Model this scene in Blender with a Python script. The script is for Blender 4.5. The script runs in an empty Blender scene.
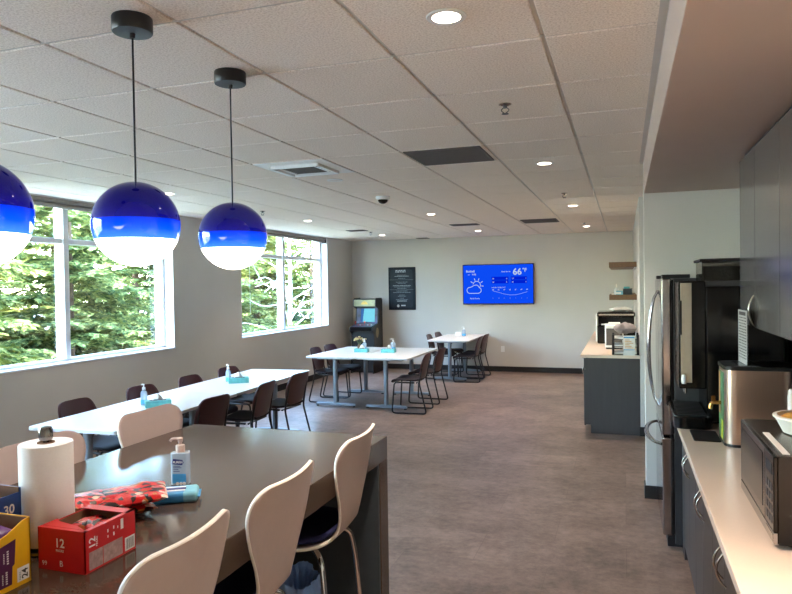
import bpy, bmesh, math, random
import numpy as np
from mathutils import Vector, Matrix

random.seed(7)
PI = math.pi
SC = bpy.context.scene
COL = SC.collection

EXPO = 1.85
EV = 2 ** -EXPO            # what gives off light is set relative to the exposure

# ------------------------------------------------------------------ materials
def lin(c):
    c = c / 255.0
    return c / 12.92 if c <= 0.04045 else ((c + 0.055) / 1.055) ** 2.4

def rgb(r, g, b):
    return (lin(r), lin(g), lin(b), 1.0)

def new_mat(name):
    m = bpy.data.materials.new(name)
    m.use_nodes = True
    nt = m.node_tree
    nt.nodes.clear()
    out = nt.nodes.new('ShaderNodeOutputMaterial')
    return m, nt, out

def N(nt, kind, **kw):
    n = nt.nodes.new(kind)
    for k, v in kw.items():
        if k in n.inputs:
            n.inputs[k].default_value = v
        else:
            setattr(n, k, v)
    return n

def surf(name, col, rough=0.5, metal=0.0, var=0.08, scale=30.0, bump=0.0, spec=0.5, coat=0.0, emit=None, emit_s=0.0, stretch=None, trans=0.0):
    """procedural surface: base colour with a little noise variation and optional bump"""
    m, nt, out = new_mat(name)
    p = N(nt, 'ShaderNodeBsdfPrincipled')
    p.inputs['Roughness'].default_value = rough
    p.inputs['Metallic'].default_value = metal
    p.inputs['Specular IOR Level'].default_value = spec
    p.inputs['Coat Weight'].default_value = coat
    p.inputs['Coat Roughness'].default_value = 0.05
    p.inputs['Transmission Weight'].default_value = trans
    tc = N(nt, 'ShaderNodeTexCoord')
    mp = N(nt, 'ShaderNodeMapping')
    if stretch:
        mp.inputs['Scale'].default_value = stretch
    nt.links.new(tc.outputs['Object'], mp.inputs['Vector'])
    nz = N(nt, 'ShaderNodeTexNoise', Scale=scale, Detail=4.0)
    nt.links.new(mp.outputs['Vector'], nz.inputs['Vector'])
    r = N(nt, 'ShaderNodeValToRGB')
    r.color_ramp.elements[0].position = 0.3
    r.color_ramp.elements[1].position = 0.7
    lo, hi = 1 - var, 1 + var
    r.color_ramp.elements[0].color = (col[0] * lo, col[1] * lo, col[2] * lo, 1)
    r.color_ramp.elements[1].color = (min(1, col[0] * hi), min(1, col[1] * hi), min(1, col[2] * hi), 1)
    nt.links.new(nz.outputs['Fac'], r.inputs['Fac'])
    nt.links.new(r.outputs['Color'], p.inputs['Base Color'])
    if bump:
        b = N(nt, 'ShaderNodeBump', Strength=bump, Distance=0.01)
        nt.links.new(nz.outputs['Fac'], b.inputs['Height'])
        nt.links.new(b.outputs['Normal'], p.inputs['Normal'])
    if emit:
        p.inputs['Emission Color'].default_value = emit
        p.inputs['Emission Strength'].default_value = emit_s
    nt.links.new(p.outputs['BSDF'], out.inputs['Surface'])
    return m

def glass(name, tint=(1, 1, 1, 1), ior=1.5, rough=0.0, refl=1.0, body=None, body_f=0.0):
    m, nt, out = new_mat(name)
    t = N(nt, 'ShaderNodeBsdfTransparent', Color=tint)
    g = N(nt, 'ShaderNodeBsdfGlossy', Roughness=rough)
    f = N(nt, 'ShaderNodeFresnel', IOR=ior)
    ge = N(nt, 'ShaderNodeNewGeometry')
    mi = N(nt, 'ShaderNodeMapRange')
    mi.inputs['To Min'].default_value = ior
    mi.inputs['To Max'].default_value = 1.0 / ior
    nt.links.new(ge.outputs['Backfacing'], mi.inputs['Value'])
    nt.links.new(mi.outputs[0], f.inputs['IOR'])
    mu = N(nt, 'ShaderNodeMath', operation='MULTIPLY')
    mu.inputs[1].default_value = refl
    nt.links.new(f.outputs[0], mu.inputs[0])
    mx = N(nt, 'ShaderNodeMixShader')
    nt.links.new(mu.outputs[0], mx.inputs[0])
    src = t
    if body:
        d = N(nt, 'ShaderNodeBsdfDiffuse', Color=body)
        m2 = N(nt, 'ShaderNodeMixShader')
        m2.inputs[0].default_value = body_f
        nt.links.new(t.outputs[0], m2.inputs[1])
        nt.links.new(d.outputs[0], m2.inputs[2])
        src = m2
    nt.links.new(src.outputs[0], mx.inputs[1])
    nt.links.new(g.outputs[0], mx.inputs[2])
    nt.links.new(mx.outputs[0], out.inputs['Surface'])
    return m

def emitter(name, col, s):
    m, nt, out = new_mat(name)
    e = N(nt, 'ShaderNodeEmission', Color=col, Strength=s * EV)
    nt.links.new(e.outputs[0], out.inputs['Surface'])
    return m

M = {}
M['wall'] = surf('painted_wall', rgb(207, 204, 197), 0.75, var=0.015, scale=3, bump=0.02)
M['ceil'] = None
M['soffit'] = surf('soffit_shade_paint', rgb(186, 168, 156), 0.8, var=0.015, scale=4)  # underside gets no direct light; that shade is put into this colour
M['tee'] = surf('grid_tee', rgb(205, 198, 188), 0.5, var=0.02)
M['white_trim'] = surf('window_trim_white', rgb(238, 240, 240), 0.45, var=0.02)
M['alu'] = surf('window_aluminium', rgb(222, 224, 226), 0.35, 0.0, var=0.03, scale=8)
M['baseboard'] = surf('rubber_baseboard', rgb(30, 29, 29), 0.55)
M['quartz'] = surf('taupe_quartz', rgb(76, 62, 52), 0.13, var=0.05, scale=160, spec=0.38)
M['slate'] = surf('slate_laminate', rgb(66, 74, 80), 0.5, var=0.05)
M['cab'] = surf('charcoal_laminate', rgb(74, 71, 71), 0.35, var=0.06, scale=40, stretch=(1, 1, 0.08))
M['cab_up'] = surf('grey_laminate', rgb(98, 94, 93), 0.2, var=0.01, scale=40, stretch=(1, 1, 0.08), spec=0.7)
M['counter'] = surf('cream_counter', rgb(234, 214, 194), 0.3, var=0.015, scale=90)
M['chrome'] = surf('chrome', rgb(215, 215, 215), 0.09, 1.0, var=0.02)
M['nickel'] = surf('brushed_nickel', rgb(205, 198, 188), 0.25, 1.0, var=0.03)
M['steel'] = surf('stainless_steel', rgb(168, 166, 166), 0.12, 1.0, var=0.05, scale=30, stretch=(1, 30, 0.4))
M['steel_dark'] = surf('dark_stainless', rgb(120, 116, 114), 0.22, 1.0, var=0.05, scale=30, stretch=(1, 30, 0.4))
M['steel_soft'] = surf('stainless_peach_reflection', rgb(232, 204, 184), 0.3, 1.0, var=0.05, scale=30, stretch=(30, 30, 0.4))  # peach reflection on the dispenser tank is tinted into the steel
M['mw_case'] = surf('bronze_grey_enamel', rgb(104, 92, 84), 0.25, 0.6, var=0.03)
M['strip'] = surf('satin_silver', rgb(196, 190, 174), 0.35, 0.8, var=0.04)
M['sheet_grey'] = surf('grey_sheet', rgb(186, 182, 178), 0.8, var=0.03)
M['black_gloss'] = surf('gloss_black_plastic', rgb(13, 13, 14), 0.14, var=0.05, spec=0.35)
M['black'] = surf('matt_black_plastic', rgb(20, 20, 21), 0.5, var=0.08)
M['dark_grey'] = surf('dark_grey_plastic', rgb(58, 57, 58), 0.4, var=0.06)
M['lam_white'] = surf('cream_ply_laminate', rgb(194, 173, 164), 0.4, var=0.02)
M['ply_edge'] = surf('rimlit_ply_edge', rgb(255, 244, 232), 0.45, var=0.04)  # pale ply edge, brightened to paint light caught on the rim
M['navy_fabric'] = surf('navy_upholstery', rgb(28, 32, 78), 0.9, var=0.15, scale=300, bump=0.2)
M['table'] = surf('white_table_laminate', rgb(240, 238, 234), 0.28, var=0.01)
M['table_edge'] = surf('table_edge_grey', rgb(196, 198, 200), 0.5, var=0.02)
M['leg_grey'] = surf('silver_grey_paint', rgb(140, 150, 158), 0.4, 0.3, var=0.04)
M['burgundy'] = surf('burgundy_plastic', rgb(66, 30, 34), 0.35, var=0.08)
M['seat_black'] = surf('dark_seat_fabric', rgb(34, 24, 26), 0.8, var=0.12, scale=200)
M['frame_black'] = surf('black_powder_coat', rgb(18, 18, 19), 0.4)
M['wood'] = surf('walnut_board', rgb(112, 84, 60), 0.5, var=0.25, scale=12, stretch=(12, 1, 8))
M['paper'] = surf('white_paper', rgb(240, 238, 236), 0.9, var=0.02, scale=200, bump=0.05)
M['card'] = surf('brown_card', rgb(130, 98, 74), 0.9, var=0.06)
M['teal'] = surf('teal_tissue_box', rgb(98, 182, 184), 0.6, var=0.15, scale=25)
M['red_card'] = surf('red_carton', rgb(200, 24, 30), 0.35, var=0.04)
M['yellow_card'] = surf('yellow_carton', rgb(238, 178, 20), 0.4, var=0.04)
M['purple_card'] = surf('purple_print', rgb(82, 24, 74), 0.4, var=0.06)
M['purple_foil'] = surf('purple_wrapper', rgb(96, 38, 120), 0.3, var=0.25, scale=25)
M['blue_card'] = surf('blue_carton', rgb(20, 66, 140), 0.4, var=0.05)
M['white_ink'] = surf('white_print', rgb(244, 240, 236), 0.6, var=0.01)
M['grey_ink'] = surf('grey_print', rgb(178, 150, 146), 0.6, var=0.25, scale=90)
M['dark_ink'] = surf('dark_print', rgb(44, 34, 34), 0.6, var=0.05)
M['navy_ink'] = surf('navy_print', rgb(26, 34, 104), 0.5, var=0.03)
M['wipe_blue'] = surf('blue_soft_pack', rgb(58, 140, 194), 0.3, var=0.12, scale=18)
M['wipe_teal'] = surf('teal_soft_pack', rgb(120, 186, 204), 0.3, var=0.10, scale=18)
M['gel'] = glass('clear_gel', (0.86, 0.93, 0.97, 1), 1.35, 0.02, 0.8, rgb(214, 228, 242), 0.48)
M['clear'] = glass('clear_plastic', (0.96, 0.97, 0.98, 1), 1.45, 0.02, 0.9, rgb(225, 228, 230), 0.12)
M['smoke'] = glass('smoked_plastic', (0.72, 0.70, 0.66, 1), 1.45, 0.05, 0.9, rgb(120, 116, 108), 0.03)
M['pane'] = glass('window_pane_glass', (0.93, 0.985, 0.985, 1), 1.5)
M['label_blue'] = surf('light_blue_label', rgb(70, 160, 215), 0.4, var=0.1)
M['bag_blue'] = glass('blue_film', (0.5, 0.7, 1.0, 1), 1.5, 0.15, 1.3, rgb(140, 180, 240), 0.8)
M['beans'] = surf('coffee_beans', rgb(16, 12, 11), 0.5, var=0.5, scale=90, bump=0.8)
M['brass'] = surf('brass', rgb(214, 160, 92), 0.2, 1.0, var=0.04)
M['gold_food'] = surf('golden_crust', rgb(206, 150, 66), 0.6, var=0.3, scale=40)
M['foam_white'] = surf('white_foam', rgb(238, 230, 220), 0.7, var=0.02)
M['backsplash'] = surf('umber_backsplash', rgb(64, 46, 42), 0.35, var=0.08, scale=6)
M['mesh_grey'] = surf('vent_mesh_grey', rgb(92, 86, 80), 0.7, var=0.15, scale=120)
M['vent_dark'] = surf('vent_inside', rgb(40, 38, 36), 0.8)
M['vent_white'] = surf('vent_white_enamel', rgb(232, 234, 230), 0.35, var=0.02)
M['soil'] = surf('garden_ground', rgb(206, 202, 190), 0.95, var=0.15, scale=3)  # pale ground, lightened further to bounce sun onto the ceiling
M['bark'] = surf('conifer_bark', rgb(96, 74, 58), 0.95, var=0.35, scale=12, bump=0.5)
M['bark_pale'] = surf('pale_bark', rgb(196, 190, 182), 0.9, var=0.2, scale=9)
M['blind'] = surf('blind_fabric', rgb(150, 142, 132), 0.8, var=0.1)

# ceiling tile: speckled mineral fibre
def ceil_mat():
    m, nt, out = new_mat('mineral_fibre_tile')
    p = N(nt, 'ShaderNodeBsdfPrincipled', Roughness=0.9)
    p.inputs['Specular IOR Level'].default_value = 0.1
    tc = N(nt, 'ShaderNodeTexCoord')
    nz = N(nt, 'ShaderNodeTexNoise', Scale=120.0, Detail=5.0, Roughness=0.7)
    nt.links.new(tc.outputs['Object'], nz.inputs['Vector'])
    r = N(nt, 'ShaderNodeValToRGB')
    r.color_ramp.elements[0].position = 0.36
    r.color_ramp.elements[1].position = 0.56
    r.color_ramp.elements[0].color = rgb(218, 205, 189)
    r.color_ramp.elements[1].color = rgb(250, 240, 226)
    nt.links.new(nz.outputs['Fac'], r.inputs['Fac'])
    nt.links.new(r.outputs['Color'], p.inputs['Base Color'])
    b = N(nt, 'ShaderNodeBump', Strength=0.35, Distance=0.01)
    nt.links.new(nz.outputs['Fac'], b.inputs['Height'])
    nt.links.new(b.outputs['Normal'], p.inputs['Normal'])
    nt.links.new(p.outputs[0], out.inputs['Surface'])
    return m
M['ceil'] = ceil_mat()

# floor: mottled concrete-look tiles with faint seams
def floor_mat():
    m, nt, out = new_mat('concrete_look_vinyl')
    p = N(nt, 'ShaderNodeBsdfPrincipled', Roughness=0.42)
    p.inputs['Specular IOR Level'].default_value = 0.4
    tc = N(nt, 'ShaderNodeTexCoord')
    mp = N(nt, 'ShaderNodeMapping')
    mp.inputs['Scale'].default_value = (1.0, 1.15, 1.0)
    nt.links.new(tc.outputs['Object'], mp.inputs['Vector'])
    n1 = N(nt, 'ShaderNodeTexNoise', Scale=1.7, Detail=9.0, Roughness=0.72)
    n2 = N(nt, 'ShaderNodeTexNoise', Scale=13.0, Detail=9.0, Roughness=0.8)
    nt.links.new(mp.outputs['Vector'], n1.inputs['Vector'])
    nt.links.new(mp.outputs['Vector'], n2.inputs['Vector'])
    r = N(nt, 'ShaderNodeValToRGB')
    e = r.color_ramp.elements
    e[0].position = 0.36
    e[1].position = 0.64
    e[0].color = rgb(86, 72, 64)
    e[1].color = rgb(160, 138, 125)
    mx = N(nt, 'ShaderNodeMath', operation='MULTIPLY_ADD')
    mx.inputs[1].default_value = 0.5
    ad = N(nt, 'ShaderNodeMath', operation='MULTIPLY')
    ad.inputs[1].default_value = 0.5
    nt.links.new(n2.outputs['Fac'], ad.inputs[0])
    nt.links.new(n1.outputs['Fac'], mx.inputs[0])
    nt.links.new(ad.outputs[0], mx.inputs[2])
    nt.links.new(mx.outputs[0], r.inputs['Fac'])
    br = N(nt, 'ShaderNodeTexBrick', Scale=1.0)
    br.offset = 0.5
    br.inputs['Brick Width'].default_value = 0.92
    br.inputs['Row Height'].default_value = 0.46
    br.inputs['Mortar Size'].default_value = 0.003
    br.inputs['Mortar Smooth'].default_value = 0.3
    br.inputs['Color1'].default_value = (0.84, 0.84, 0.84, 1)
    br.inputs['Color2'].default_value = (1.10, 1.10, 1.10, 1)
    br.inputs['Mortar'].default_value = (0.80, 0.79, 0.78, 1)
    nt.links.new(tc.outputs['Object'], br.inputs['Vector'])
    mul = N(nt, 'ShaderNodeMix', data_type='RGBA', blend_type='MULTIPLY')
    mul.inputs[0].default_value = 1.0
    nt.links.new(r.outputs['Color'], mul.inputs[6])
    nt.links.new(br.outputs['Color'], mul.inputs[7])
    nt.links.new(mul.outputs[2], p.inputs['Base Color'])
    b = N(nt, 'ShaderNodeBump', Strength=0.08, Distance=0.01)
    nt.links.new(n2.outputs['Fac'], b.inputs['Height'])
    nt.links.new(b.outputs['Normal'], p.inputs['Normal'])
    nt.links.new(p.outputs[0], out.inputs['Surface'])
    return m
M['floor'] = floor_mat()

def leaf_mat(name, c1, c2, c3):
    m, nt, out = new_mat(name)
    geo = N(nt, 'ShaderNodeNewGeometry')
    r = N(nt, 'ShaderNodeValToRGB')
    e = r.color_ramp.elements
    e[0].color = c1
    e[1].color = c3
    x = e.new(0.5)
    x.color = c2
    nt.links.new(geo.outputs['Random Per Island'], r.inputs['Fac'])
    d = N(nt, 'ShaderNodeBsdfDiffuse')
    t = N(nt, 'ShaderNodeBsdfTranslucent')
    nt.links.new(r.outputs['Color'], d.inputs['Color'])
    nt.links.new(r.outputs['Color'], t.inputs['Color'])
    mx = N(nt, 'ShaderNodeMixShader')
    mx.inputs[0].default_value = 0.3
    nt.links.new(d.outputs[0], mx.inputs[1])
    nt.links.new(t.outputs[0], mx.inputs[2])
    nt.links.new(mx.outputs[0], out.inputs['Surface'])
    return m
M['needle'] = leaf_mat('conifer_needles', rgb(78, 98, 56), rgb(140, 146, 78), rgb(206, 198, 124))
M['needle_b'] = leaf_mat('bluish_needles', rgb(70, 96, 62), rgb(122, 136, 80), rgb(186, 186, 116))
M['shrub'] = leaf_mat('shrub_leaves', rgb(110, 140, 70), rgb(160, 178, 96), rgb(205, 210, 140))

# printed snack bag: red with black and tan splashes (surface print of its own)
def bag_mat():
    m, nt, out = new_mat('printed_snack_foil')
    p = N(nt, 'ShaderNodeBsdfPrincipled', Roughness=0.28)
    tc = N(nt, 'ShaderNodeTexCoord')
    mp = N(nt, 'ShaderNodeMapping')
    mp.inputs['Scale'].default_value = (1.0, 1.7, 0.6)
    mp.inputs['Rotation'].default_value = (0, 0, 0.5)
    nt.links.new(tc.outputs['Object'], mp.inputs['Vector'])
    vo = N(nt, 'ShaderNodeTexVoronoi', Scale=48.0)
    nt.links.new(mp.outputs['Vector'], vo.inputs['Vector'])
    bw = N(nt, 'ShaderNodeSeparateColor')
    nt.links.new(vo.outputs['Color'], bw.inputs[0])
    r = N(nt, 'ShaderNodeValToRGB')
    r.color_ramp.interpolation = 'CONSTANT'
    e = r.color_ramp.elements
    e[0].position = 0.0
    e[0].color = rgb(24, 16, 16)
    e[1].position = 0.20
    e[1].color = rgb(198, 26, 30)
    a = e.new(0.68)
    a.color = rgb(216, 196, 176)
    b_ = e.new(0.76)
    b_.color = rgb(178, 104, 52)
    c_ = e.new(0.90)
    c_.color = rgb(40, 26, 22)
    nt.links.new(bw.outputs[0], r.inputs['Fac'])
    nt.links.new(r.outputs['Color'], p.inputs['Base Color'])
    n2 = N(nt, 'ShaderNodeTexNoise', Scale=40.0, Detail=3.0)
    nt.links.new(tc.outputs['Object'], n2.inputs['Vector'])
    b = N(nt, 'ShaderNodeBump', Strength=0.5, Distance=0.01)
    nt.links.new(n2.outputs['Fac'], b.inputs['Height'])
    nt.links.new(b.outputs['Normal'], p.inputs['Normal'])
    nt.links.new(p.outputs[0], out.inputs['Surface'])
    return m
M['bag'] = bag_mat()

# ------------------------------------------------------------------ mesh kit
class MB:
    def __init__(self):
        self.v, self.f = [], []

    def add(self, vs, fs, mat=None):
        o = len(self.v)
        if mat is not None:
            vs = [mat @ Vector(p) for p in vs]
        self.v += [tuple(p) for p in vs]
        self.f += [tuple(i + o for i in q) for q in fs]
        return self

    def box(self, x0, x1, y0, y1, z0, z1, mat=None):
        vs = [(x0, y0, z0), (x1, y0, z0), (x1, y1, z0), (x0, y1, z0), (x0, y0, z1), (x1, y0, z1), (x1, y1, z1), (x0, y1, z1)]
        fs = [(0, 3, 2, 1), (4, 5, 6, 7), (0, 1, 5, 4), (1, 2, 6, 5), (2, 3, 7, 6), (3, 0, 4, 7)]
        return self.add(vs, fs, mat)

    def lathe(self, prof, seg=32, c=(0, 0, 0), mat=None, sx=1.0, sy=1.0):
        """prof: list of (radius, z); closed at both ends"""
        vs, fs = [], []
        n = len(prof)
        for r, z in prof:
            for k in range(seg):
                a = 2 * PI * k / seg
                vs.append((c[0] + r * sx * math.cos(a), c[1] + r * sy * math.sin(a), c[2] + z))
        for i in range(n - 1):
            for k in range(seg):
                k2 = (k + 1) % seg
                fs.append((i * seg + k, i * seg + k2, (i + 1) * seg + k2, (i + 1) * seg + k))
        fs.append(tuple(reversed(range(seg))))
        fs.append(tuple((n - 1) * seg + k for k in range(seg)))
        return self.add(vs, fs, mat)

    def cyl(self, p0, p1, r, seg=16, r2=None):
        return self.tube([p0, p1], [r, r if r2 is None else r2], seg)

    def tube(self, pts, r, seg=10):
        pts = [Vector(p) for p in pts]
        n = len(pts)
        rs = r if isinstance(r, (list, tuple)) else [r] * n
        tang = []
        for i in range(n):
            a = pts[max(0, i - 1)]
            b = pts[min(n - 1, i + 1)]
            tang.append((b - a).normalized())
        up = Vector((0, 0, 1)) if abs(tang[0].z) < 0.9 else Vector((1, 0, 0))
        u = tang[0].cross(up).normalized()
        vs, fs = [], []
        for i in range(n):
            t = tang[i]
            u = (u - t * u.dot(t)).normalized()
            w = t.cross(u)
            for k in range(seg):
                a = 2 * PI * k / seg
                vs.append(pts[i] + (u * math.cos(a) + w * math.sin(a)) * rs[i])
        for i in range(n - 1):
            for k in range(seg):
                k2 = (k + 1) % seg
                fs.append((i * seg + k, i * seg + k2, (i + 1) * seg + k2, (i + 1) * seg + k))
        fs.append(tuple(reversed(range(seg))))
        fs.append(tuple((n - 1) * seg + k for k in range(seg)))
        return self.add(vs, fs)

    def prism(self, poly, a0, a1, axis='x', mat=None):
        """polygon (2d) swept along an axis: axis x -> poly is (y,z), y -> (x,z), z -> (x,y)"""
        def P(q, a):
            if axis == 'x':
                return (a, q[0], q[1])
            if axis == 'y':
                return (q[0], a, q[1])
            return (q[0], q[1], a)
        n = len(poly)
        vs = [P(q, a0) for q in poly] + [P(q, a1) for q in poly]
        fs = [tuple(range(n)), tuple(reversed(range(n, 2 * n)))]
        for i in range(n):
            j = (i + 1) % n
            fs.append((i, i + n, j + n, j))
        return self.add(vs, fs, mat)

    def grid(self, fn, nu, nv):
        vs = [fn(i / nu, j / nv) for i in range(nu + 1) for j in range(nv + 1)]
        fs = []
        for i in range(nu):
            for j in range(nv):
                a = i * (nv + 1) + j
                fs.append((a, a + 1, a + nv + 2, a + nv + 1))
        return self.add(vs, fs)

    def build(self, name, mat, parent=None, smooth=None, bevel=0.0, seg=2, solid=None, fix=True):
        me = bpy.data.meshes.new(name)
        me.from_pydata(self.v, [], self.f)
        if fix:
            bm = bmesh.new()
            bm.from_mesh(me)
            bmesh.ops.recalc_face_normals(bm, faces=bm.faces)
            bm.to_mesh(me)
            bm.free()
        mats = mat if isinstance(mat, (list, tuple)) else [mat]
        for q in mats:
            me.materials.append(q)
        o = bpy.data.objects.new(name, me)
        COL.objects.link(o)
        if parent is not None:
            o.parent = parent
        if solid:
            s = o.modifiers.new('solid', 'SOLIDIFY')
            s.thickness = solid
            s.offset = 0
            if len(mats) > 1:
                s.material_offset_rim = 1
        if bevel:
            b = o.modifiers.new('bevel', 'BEVEL')
            b.width = bevel
            b.segments = seg
            b.limit_method = 'ANGLE'
            b.angle_limit = math.radians(40)
        if smooth:
            me.polygons.foreach_set('use_smooth', [True] * len(me.polygons))
            me.set_sharp_from_angle(angle=math.radians(smooth))
        return o

def root(name, loc=(0, 0, 0), rz=0.0):
    o = bpy.data.objects.new(name, None)
    o.empty_display_size = 0.1
    o.location = loc
    o.rotation_euler = (0, 0, rz)
    COL.objects.link(o)
    return o

def tag(o, label, cat, group=None, kind=None):
    o['label'] = label
    o['category'] = cat
    if group:
        o['group'] = group
    if kind:
        o['kind'] = kind
    return o

def struct(o, label=None):
    o['kind'] = 'structure'
    if label:
        o['label'] = label
    return o

def children_of(o):
    return [c for c in bpy.data.objects if c.parent == o]

def copy_tree(o, loc, rz, label, group=None, cat=None):
    def rec(src, par):
        c = src.copy()
        COL.objects.link(c)
        if par is not None:
            c.parent = par
        for ch in kids.get(src.name, []):
            rec(ch, c)
        return c
    kids = {}
    for q in list(bpy.data.objects):
        if q.parent is not None:
            kids.setdefault(q.parent.name, []).append(q)
    c = rec(o, None)
    c.location = loc
    c.rotation_euler = (0, 0, rz)
    c['label'] = label
    if group:
        c['group'] = group
    return c

def smoothpath(pts, n=6, closed=False):
    """Catmull-Rom through points"""
    P = [Vector(p) for p in pts]
    out = []
    for i in range(len(P) - 1):
        p0 = P[i - 1] if i > 0 else P[i] * 2 - P[i + 1]
        p1, p2 = P[i], P[i + 1]
        p3 = P[i + 2] if i + 2 < len(P) else P[i + 1] * 2 - P[i]
        for k in range(n):
            t = k / n
            out.append(0.5 * ((2 * p1) + (p2 - p0) * t + (2 * p0 - 5 * p1 + 4 * p2 - p3) * t * t + (3 * p1 - p0 - 3 * p2 + p3) * t ** 3))
    out.append(P[-1])
    return out

def bend(pts, r, n=5):
    """polyline with rounded corners of radius r"""
    P = [Vector(p) for p in pts]
    out = [P[0]]
    for i in range(1, len(P) - 1):
        a = (P[i - 1] - P[i])
        b = (P[i + 1] - P[i])
        ra = min(r, a.length * 0.45)
        rb = min(r, b.length * 0.45)
        A = P[i] + a.normalized() * ra
        B = P[i] + b.normalized() * rb
        for k in range(n + 1):
            t = k / n
            out.append(A * (1 - t) ** 2 + P[i] * 2 * t * (1 - t) + B * t * t)
    out.append(P[-1])
    return out

def rrect(x0, x1, y0, y1, r, n=6):
    out = []
    for cx, cy, a0 in ((x1 - r, y1 - r, 0), (x0 + r, y1 - r, PI / 2), (x0 + r, y0 + r, PI), (x1 - r, y0 + r, 1.5 * PI)):
        for k in range(n + 1):
            a = a0 + PI / 2 * k / n
            out.append((cx + r * math.cos(a), cy + r * math.sin(a)))
    return out

def write(mb_list, s, size, org, xd, yd, align='LEFT', bold=0.0, shear=0.0):
    """lettering as mesh; appended to an MB"""
    cu = bpy.data.curves.new('lettering_curve', 'FONT')
    cu.body = s
    cu.size = size
    cu.align_x = align
    cu.offset = bold
    cu.shear = shear
    cu.resolution_u = 3
    cu.extrude = 0.0
    ob = bpy.data.objects.new('lettering_curve', cu)
    me = bpy.data.meshes.new_from_object(ob)
    xd, yd, org = Vector(xd), Vector(yd), Vector(org)
    vs = [org + xd * v.co.x + yd * v.co.y for v in me.vertices]
    mb_list.add(vs, [tuple(p.vertices) for p in me.polygons])
    bpy.data.objects.remove(ob)
    bpy.data.curves.remove(cu)
    bpy.data.meshes.remove(me)
    return mb_list

def flat(mb, org, xd, yd, x0, x1, y0, y1):
    org, xd, yd = Vector(org), Vector(xd), Vector(yd)
    return mb.add([org + xd * x0 + yd * y0, org + xd * x1 + yd * y0, org + xd * x1 + yd * y1, org + xd * x0 + yd * y1], [(0, 1, 2, 3)])

# ------------------------------------------------------------------ the room
XL, XR = -5.5, 0.165          # left wall, right wall of the far part
XK = 0.965                    # kitchen wall behind the counter
YB, YN = 13.25, -1.6          # back wall, wall behind the viewer
HC = 2.70
YS = 5.72                     # end wall of the kitchen niche
YJ = 8.02                     # where the far right wall begins
SZ = 2.45                     # soffit underside

struct(MB().box(XL - 0.3, XK + 1.6, YN - 0.3, YB + 0.3, -0.12, 0.0).build('floor', M['floor']))
wins = [(-0.85, 2.41, 0.78), (3.98, 7.25, 5.615), (8.85, 12.0, 10.43)]  # first window is out of view, added to bring daylight to the near part
WZ0, WZ1 = 0.972, 2.69
w = MB()
edges = [YN - 0.3] + [e for a, b, c in wins for e in (a, b)] + [YB + 0.3]
for i in range(0, len(edges), 2):
    w.box(XL - 0.3, XL, edges[i], edges[i + 1], 0, 2.9)
for a, b, c in wins:
    w.box(XL - 0.3, XL, a, b, 0, WZ0)
    w.box(XL - 0.3, XL, a, b, WZ1, 2.9)
struct(w.build('wall_left', M['wall']))
struct(MB().box(XL, XK + 1.6, YB, YB + 0.3, 0, 2.9).build('wall_back', M['wall']))
struct(MB().box(XL, XK + 1.6, YN - 0.3, YN, 0, 2.9).build('wall_front', M['wall']))
struct(MB().box(XK, XK + 0.2, YN, YS, 0, 2.9).build('wall_right', M['wall']))
struct(MB().box(0.155, XK + 0.2, YS, YS + 0.13, 0, 2.9).build('wall_niche', M['wall'], bevel=0.004))
struct(MB().box(XR, XK + 0.6, YJ, YB, 0, 2.9).build('wall_far_right', M['wall'], bevel=0.004))
struct(MB().box(XK + 0.6, XK + 0.8, YS, YJ + 0.1, 0, 2.9).box(XK + 0.2, XK + 0.6, YS, YS + 0.13, 0, 2.9).build('wall_passage', M['wall']))

# ceiling: square lay-in tiles with regular grid
c = MB()
PX, PY, X0, Y0 = 0.6096, 0.6306, -0.291, 2.668
xs = [X0 + PX * k for k in range(-9, 4)]
ys = [Y0 + PY * k for k in range(-8, 19)]
G = 0.009
c.box(XL - 0.3, XK + 1.6, YN - 0.3, YB + 0.3, 2.76, 2.95)
for i in range(len(xs) - 1):
    for j in range(len(ys) - 1):
        a, b, d, e = max(xs[i] + G, XL + 0.001), min(xs[i + 1] - G, XK + 1.5), max(ys[j] + G, YN + 0.001), min(ys[j + 1] - G, YB - 0.001)
        if b - a < 0.02 or e - d < 0.02:
            continue
        if b > 0.155 and d < YS:
            if a > 0.15:
                continue
            b = 0.13
        c.box(a, b, d, e, HC, HC + 0.03)
struct(c.build('ceiling', M['ceil'], bevel=0.003, seg=1))
t = MB()
for x in xs[1:]:
    if XL < x < XK + 1.5:
        t.box(x - 0.012, x + 0.012, YN, YB, HC + 0.010, HC + 0.02)
for y in ys:
    if YN < y < YB:
        t.box(XL, 0.15 if y < YS else XK + 1.5, y - 0.012, y + 0.012, HC + 0.006, HC + 0.016)
t.box(0.125, 0.155, YN, YS, HC - 0.002, HC + 0.02)
struct(t.build('trim_1', M['tee']))
struct(MB().box(0.155, XK, YN, YS, SZ, 2.9).build('ceiling_soffit', M['soffit'], bevel=0.003))

# baseboards
struct(MB().box(XL, XR, YB - 0.012, YB, 0, 0.105).build('baseboard_back', M['baseboard']))
struct(MB().box(XL, XL + 0.012, YN, YB - 0.012, 0, 0.105).build('baseboard_left', M['baseboard']))
b = MB()
b.box(XR - 0.01, 0.16 + 0.6, YJ - 0.012, YJ, 0, 0.105)
struct(b.build('baseboard_right', M['baseboard']))
b = MB()
b.box(0.143, 0.155, YS - 0.012, YS + 0.14, 0, 0.105).box(0.155, 0.30, YS - 0.012, YS, 0, 0.105)
struct(b.build('baseboard_niche', M['baseboard']))

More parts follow.
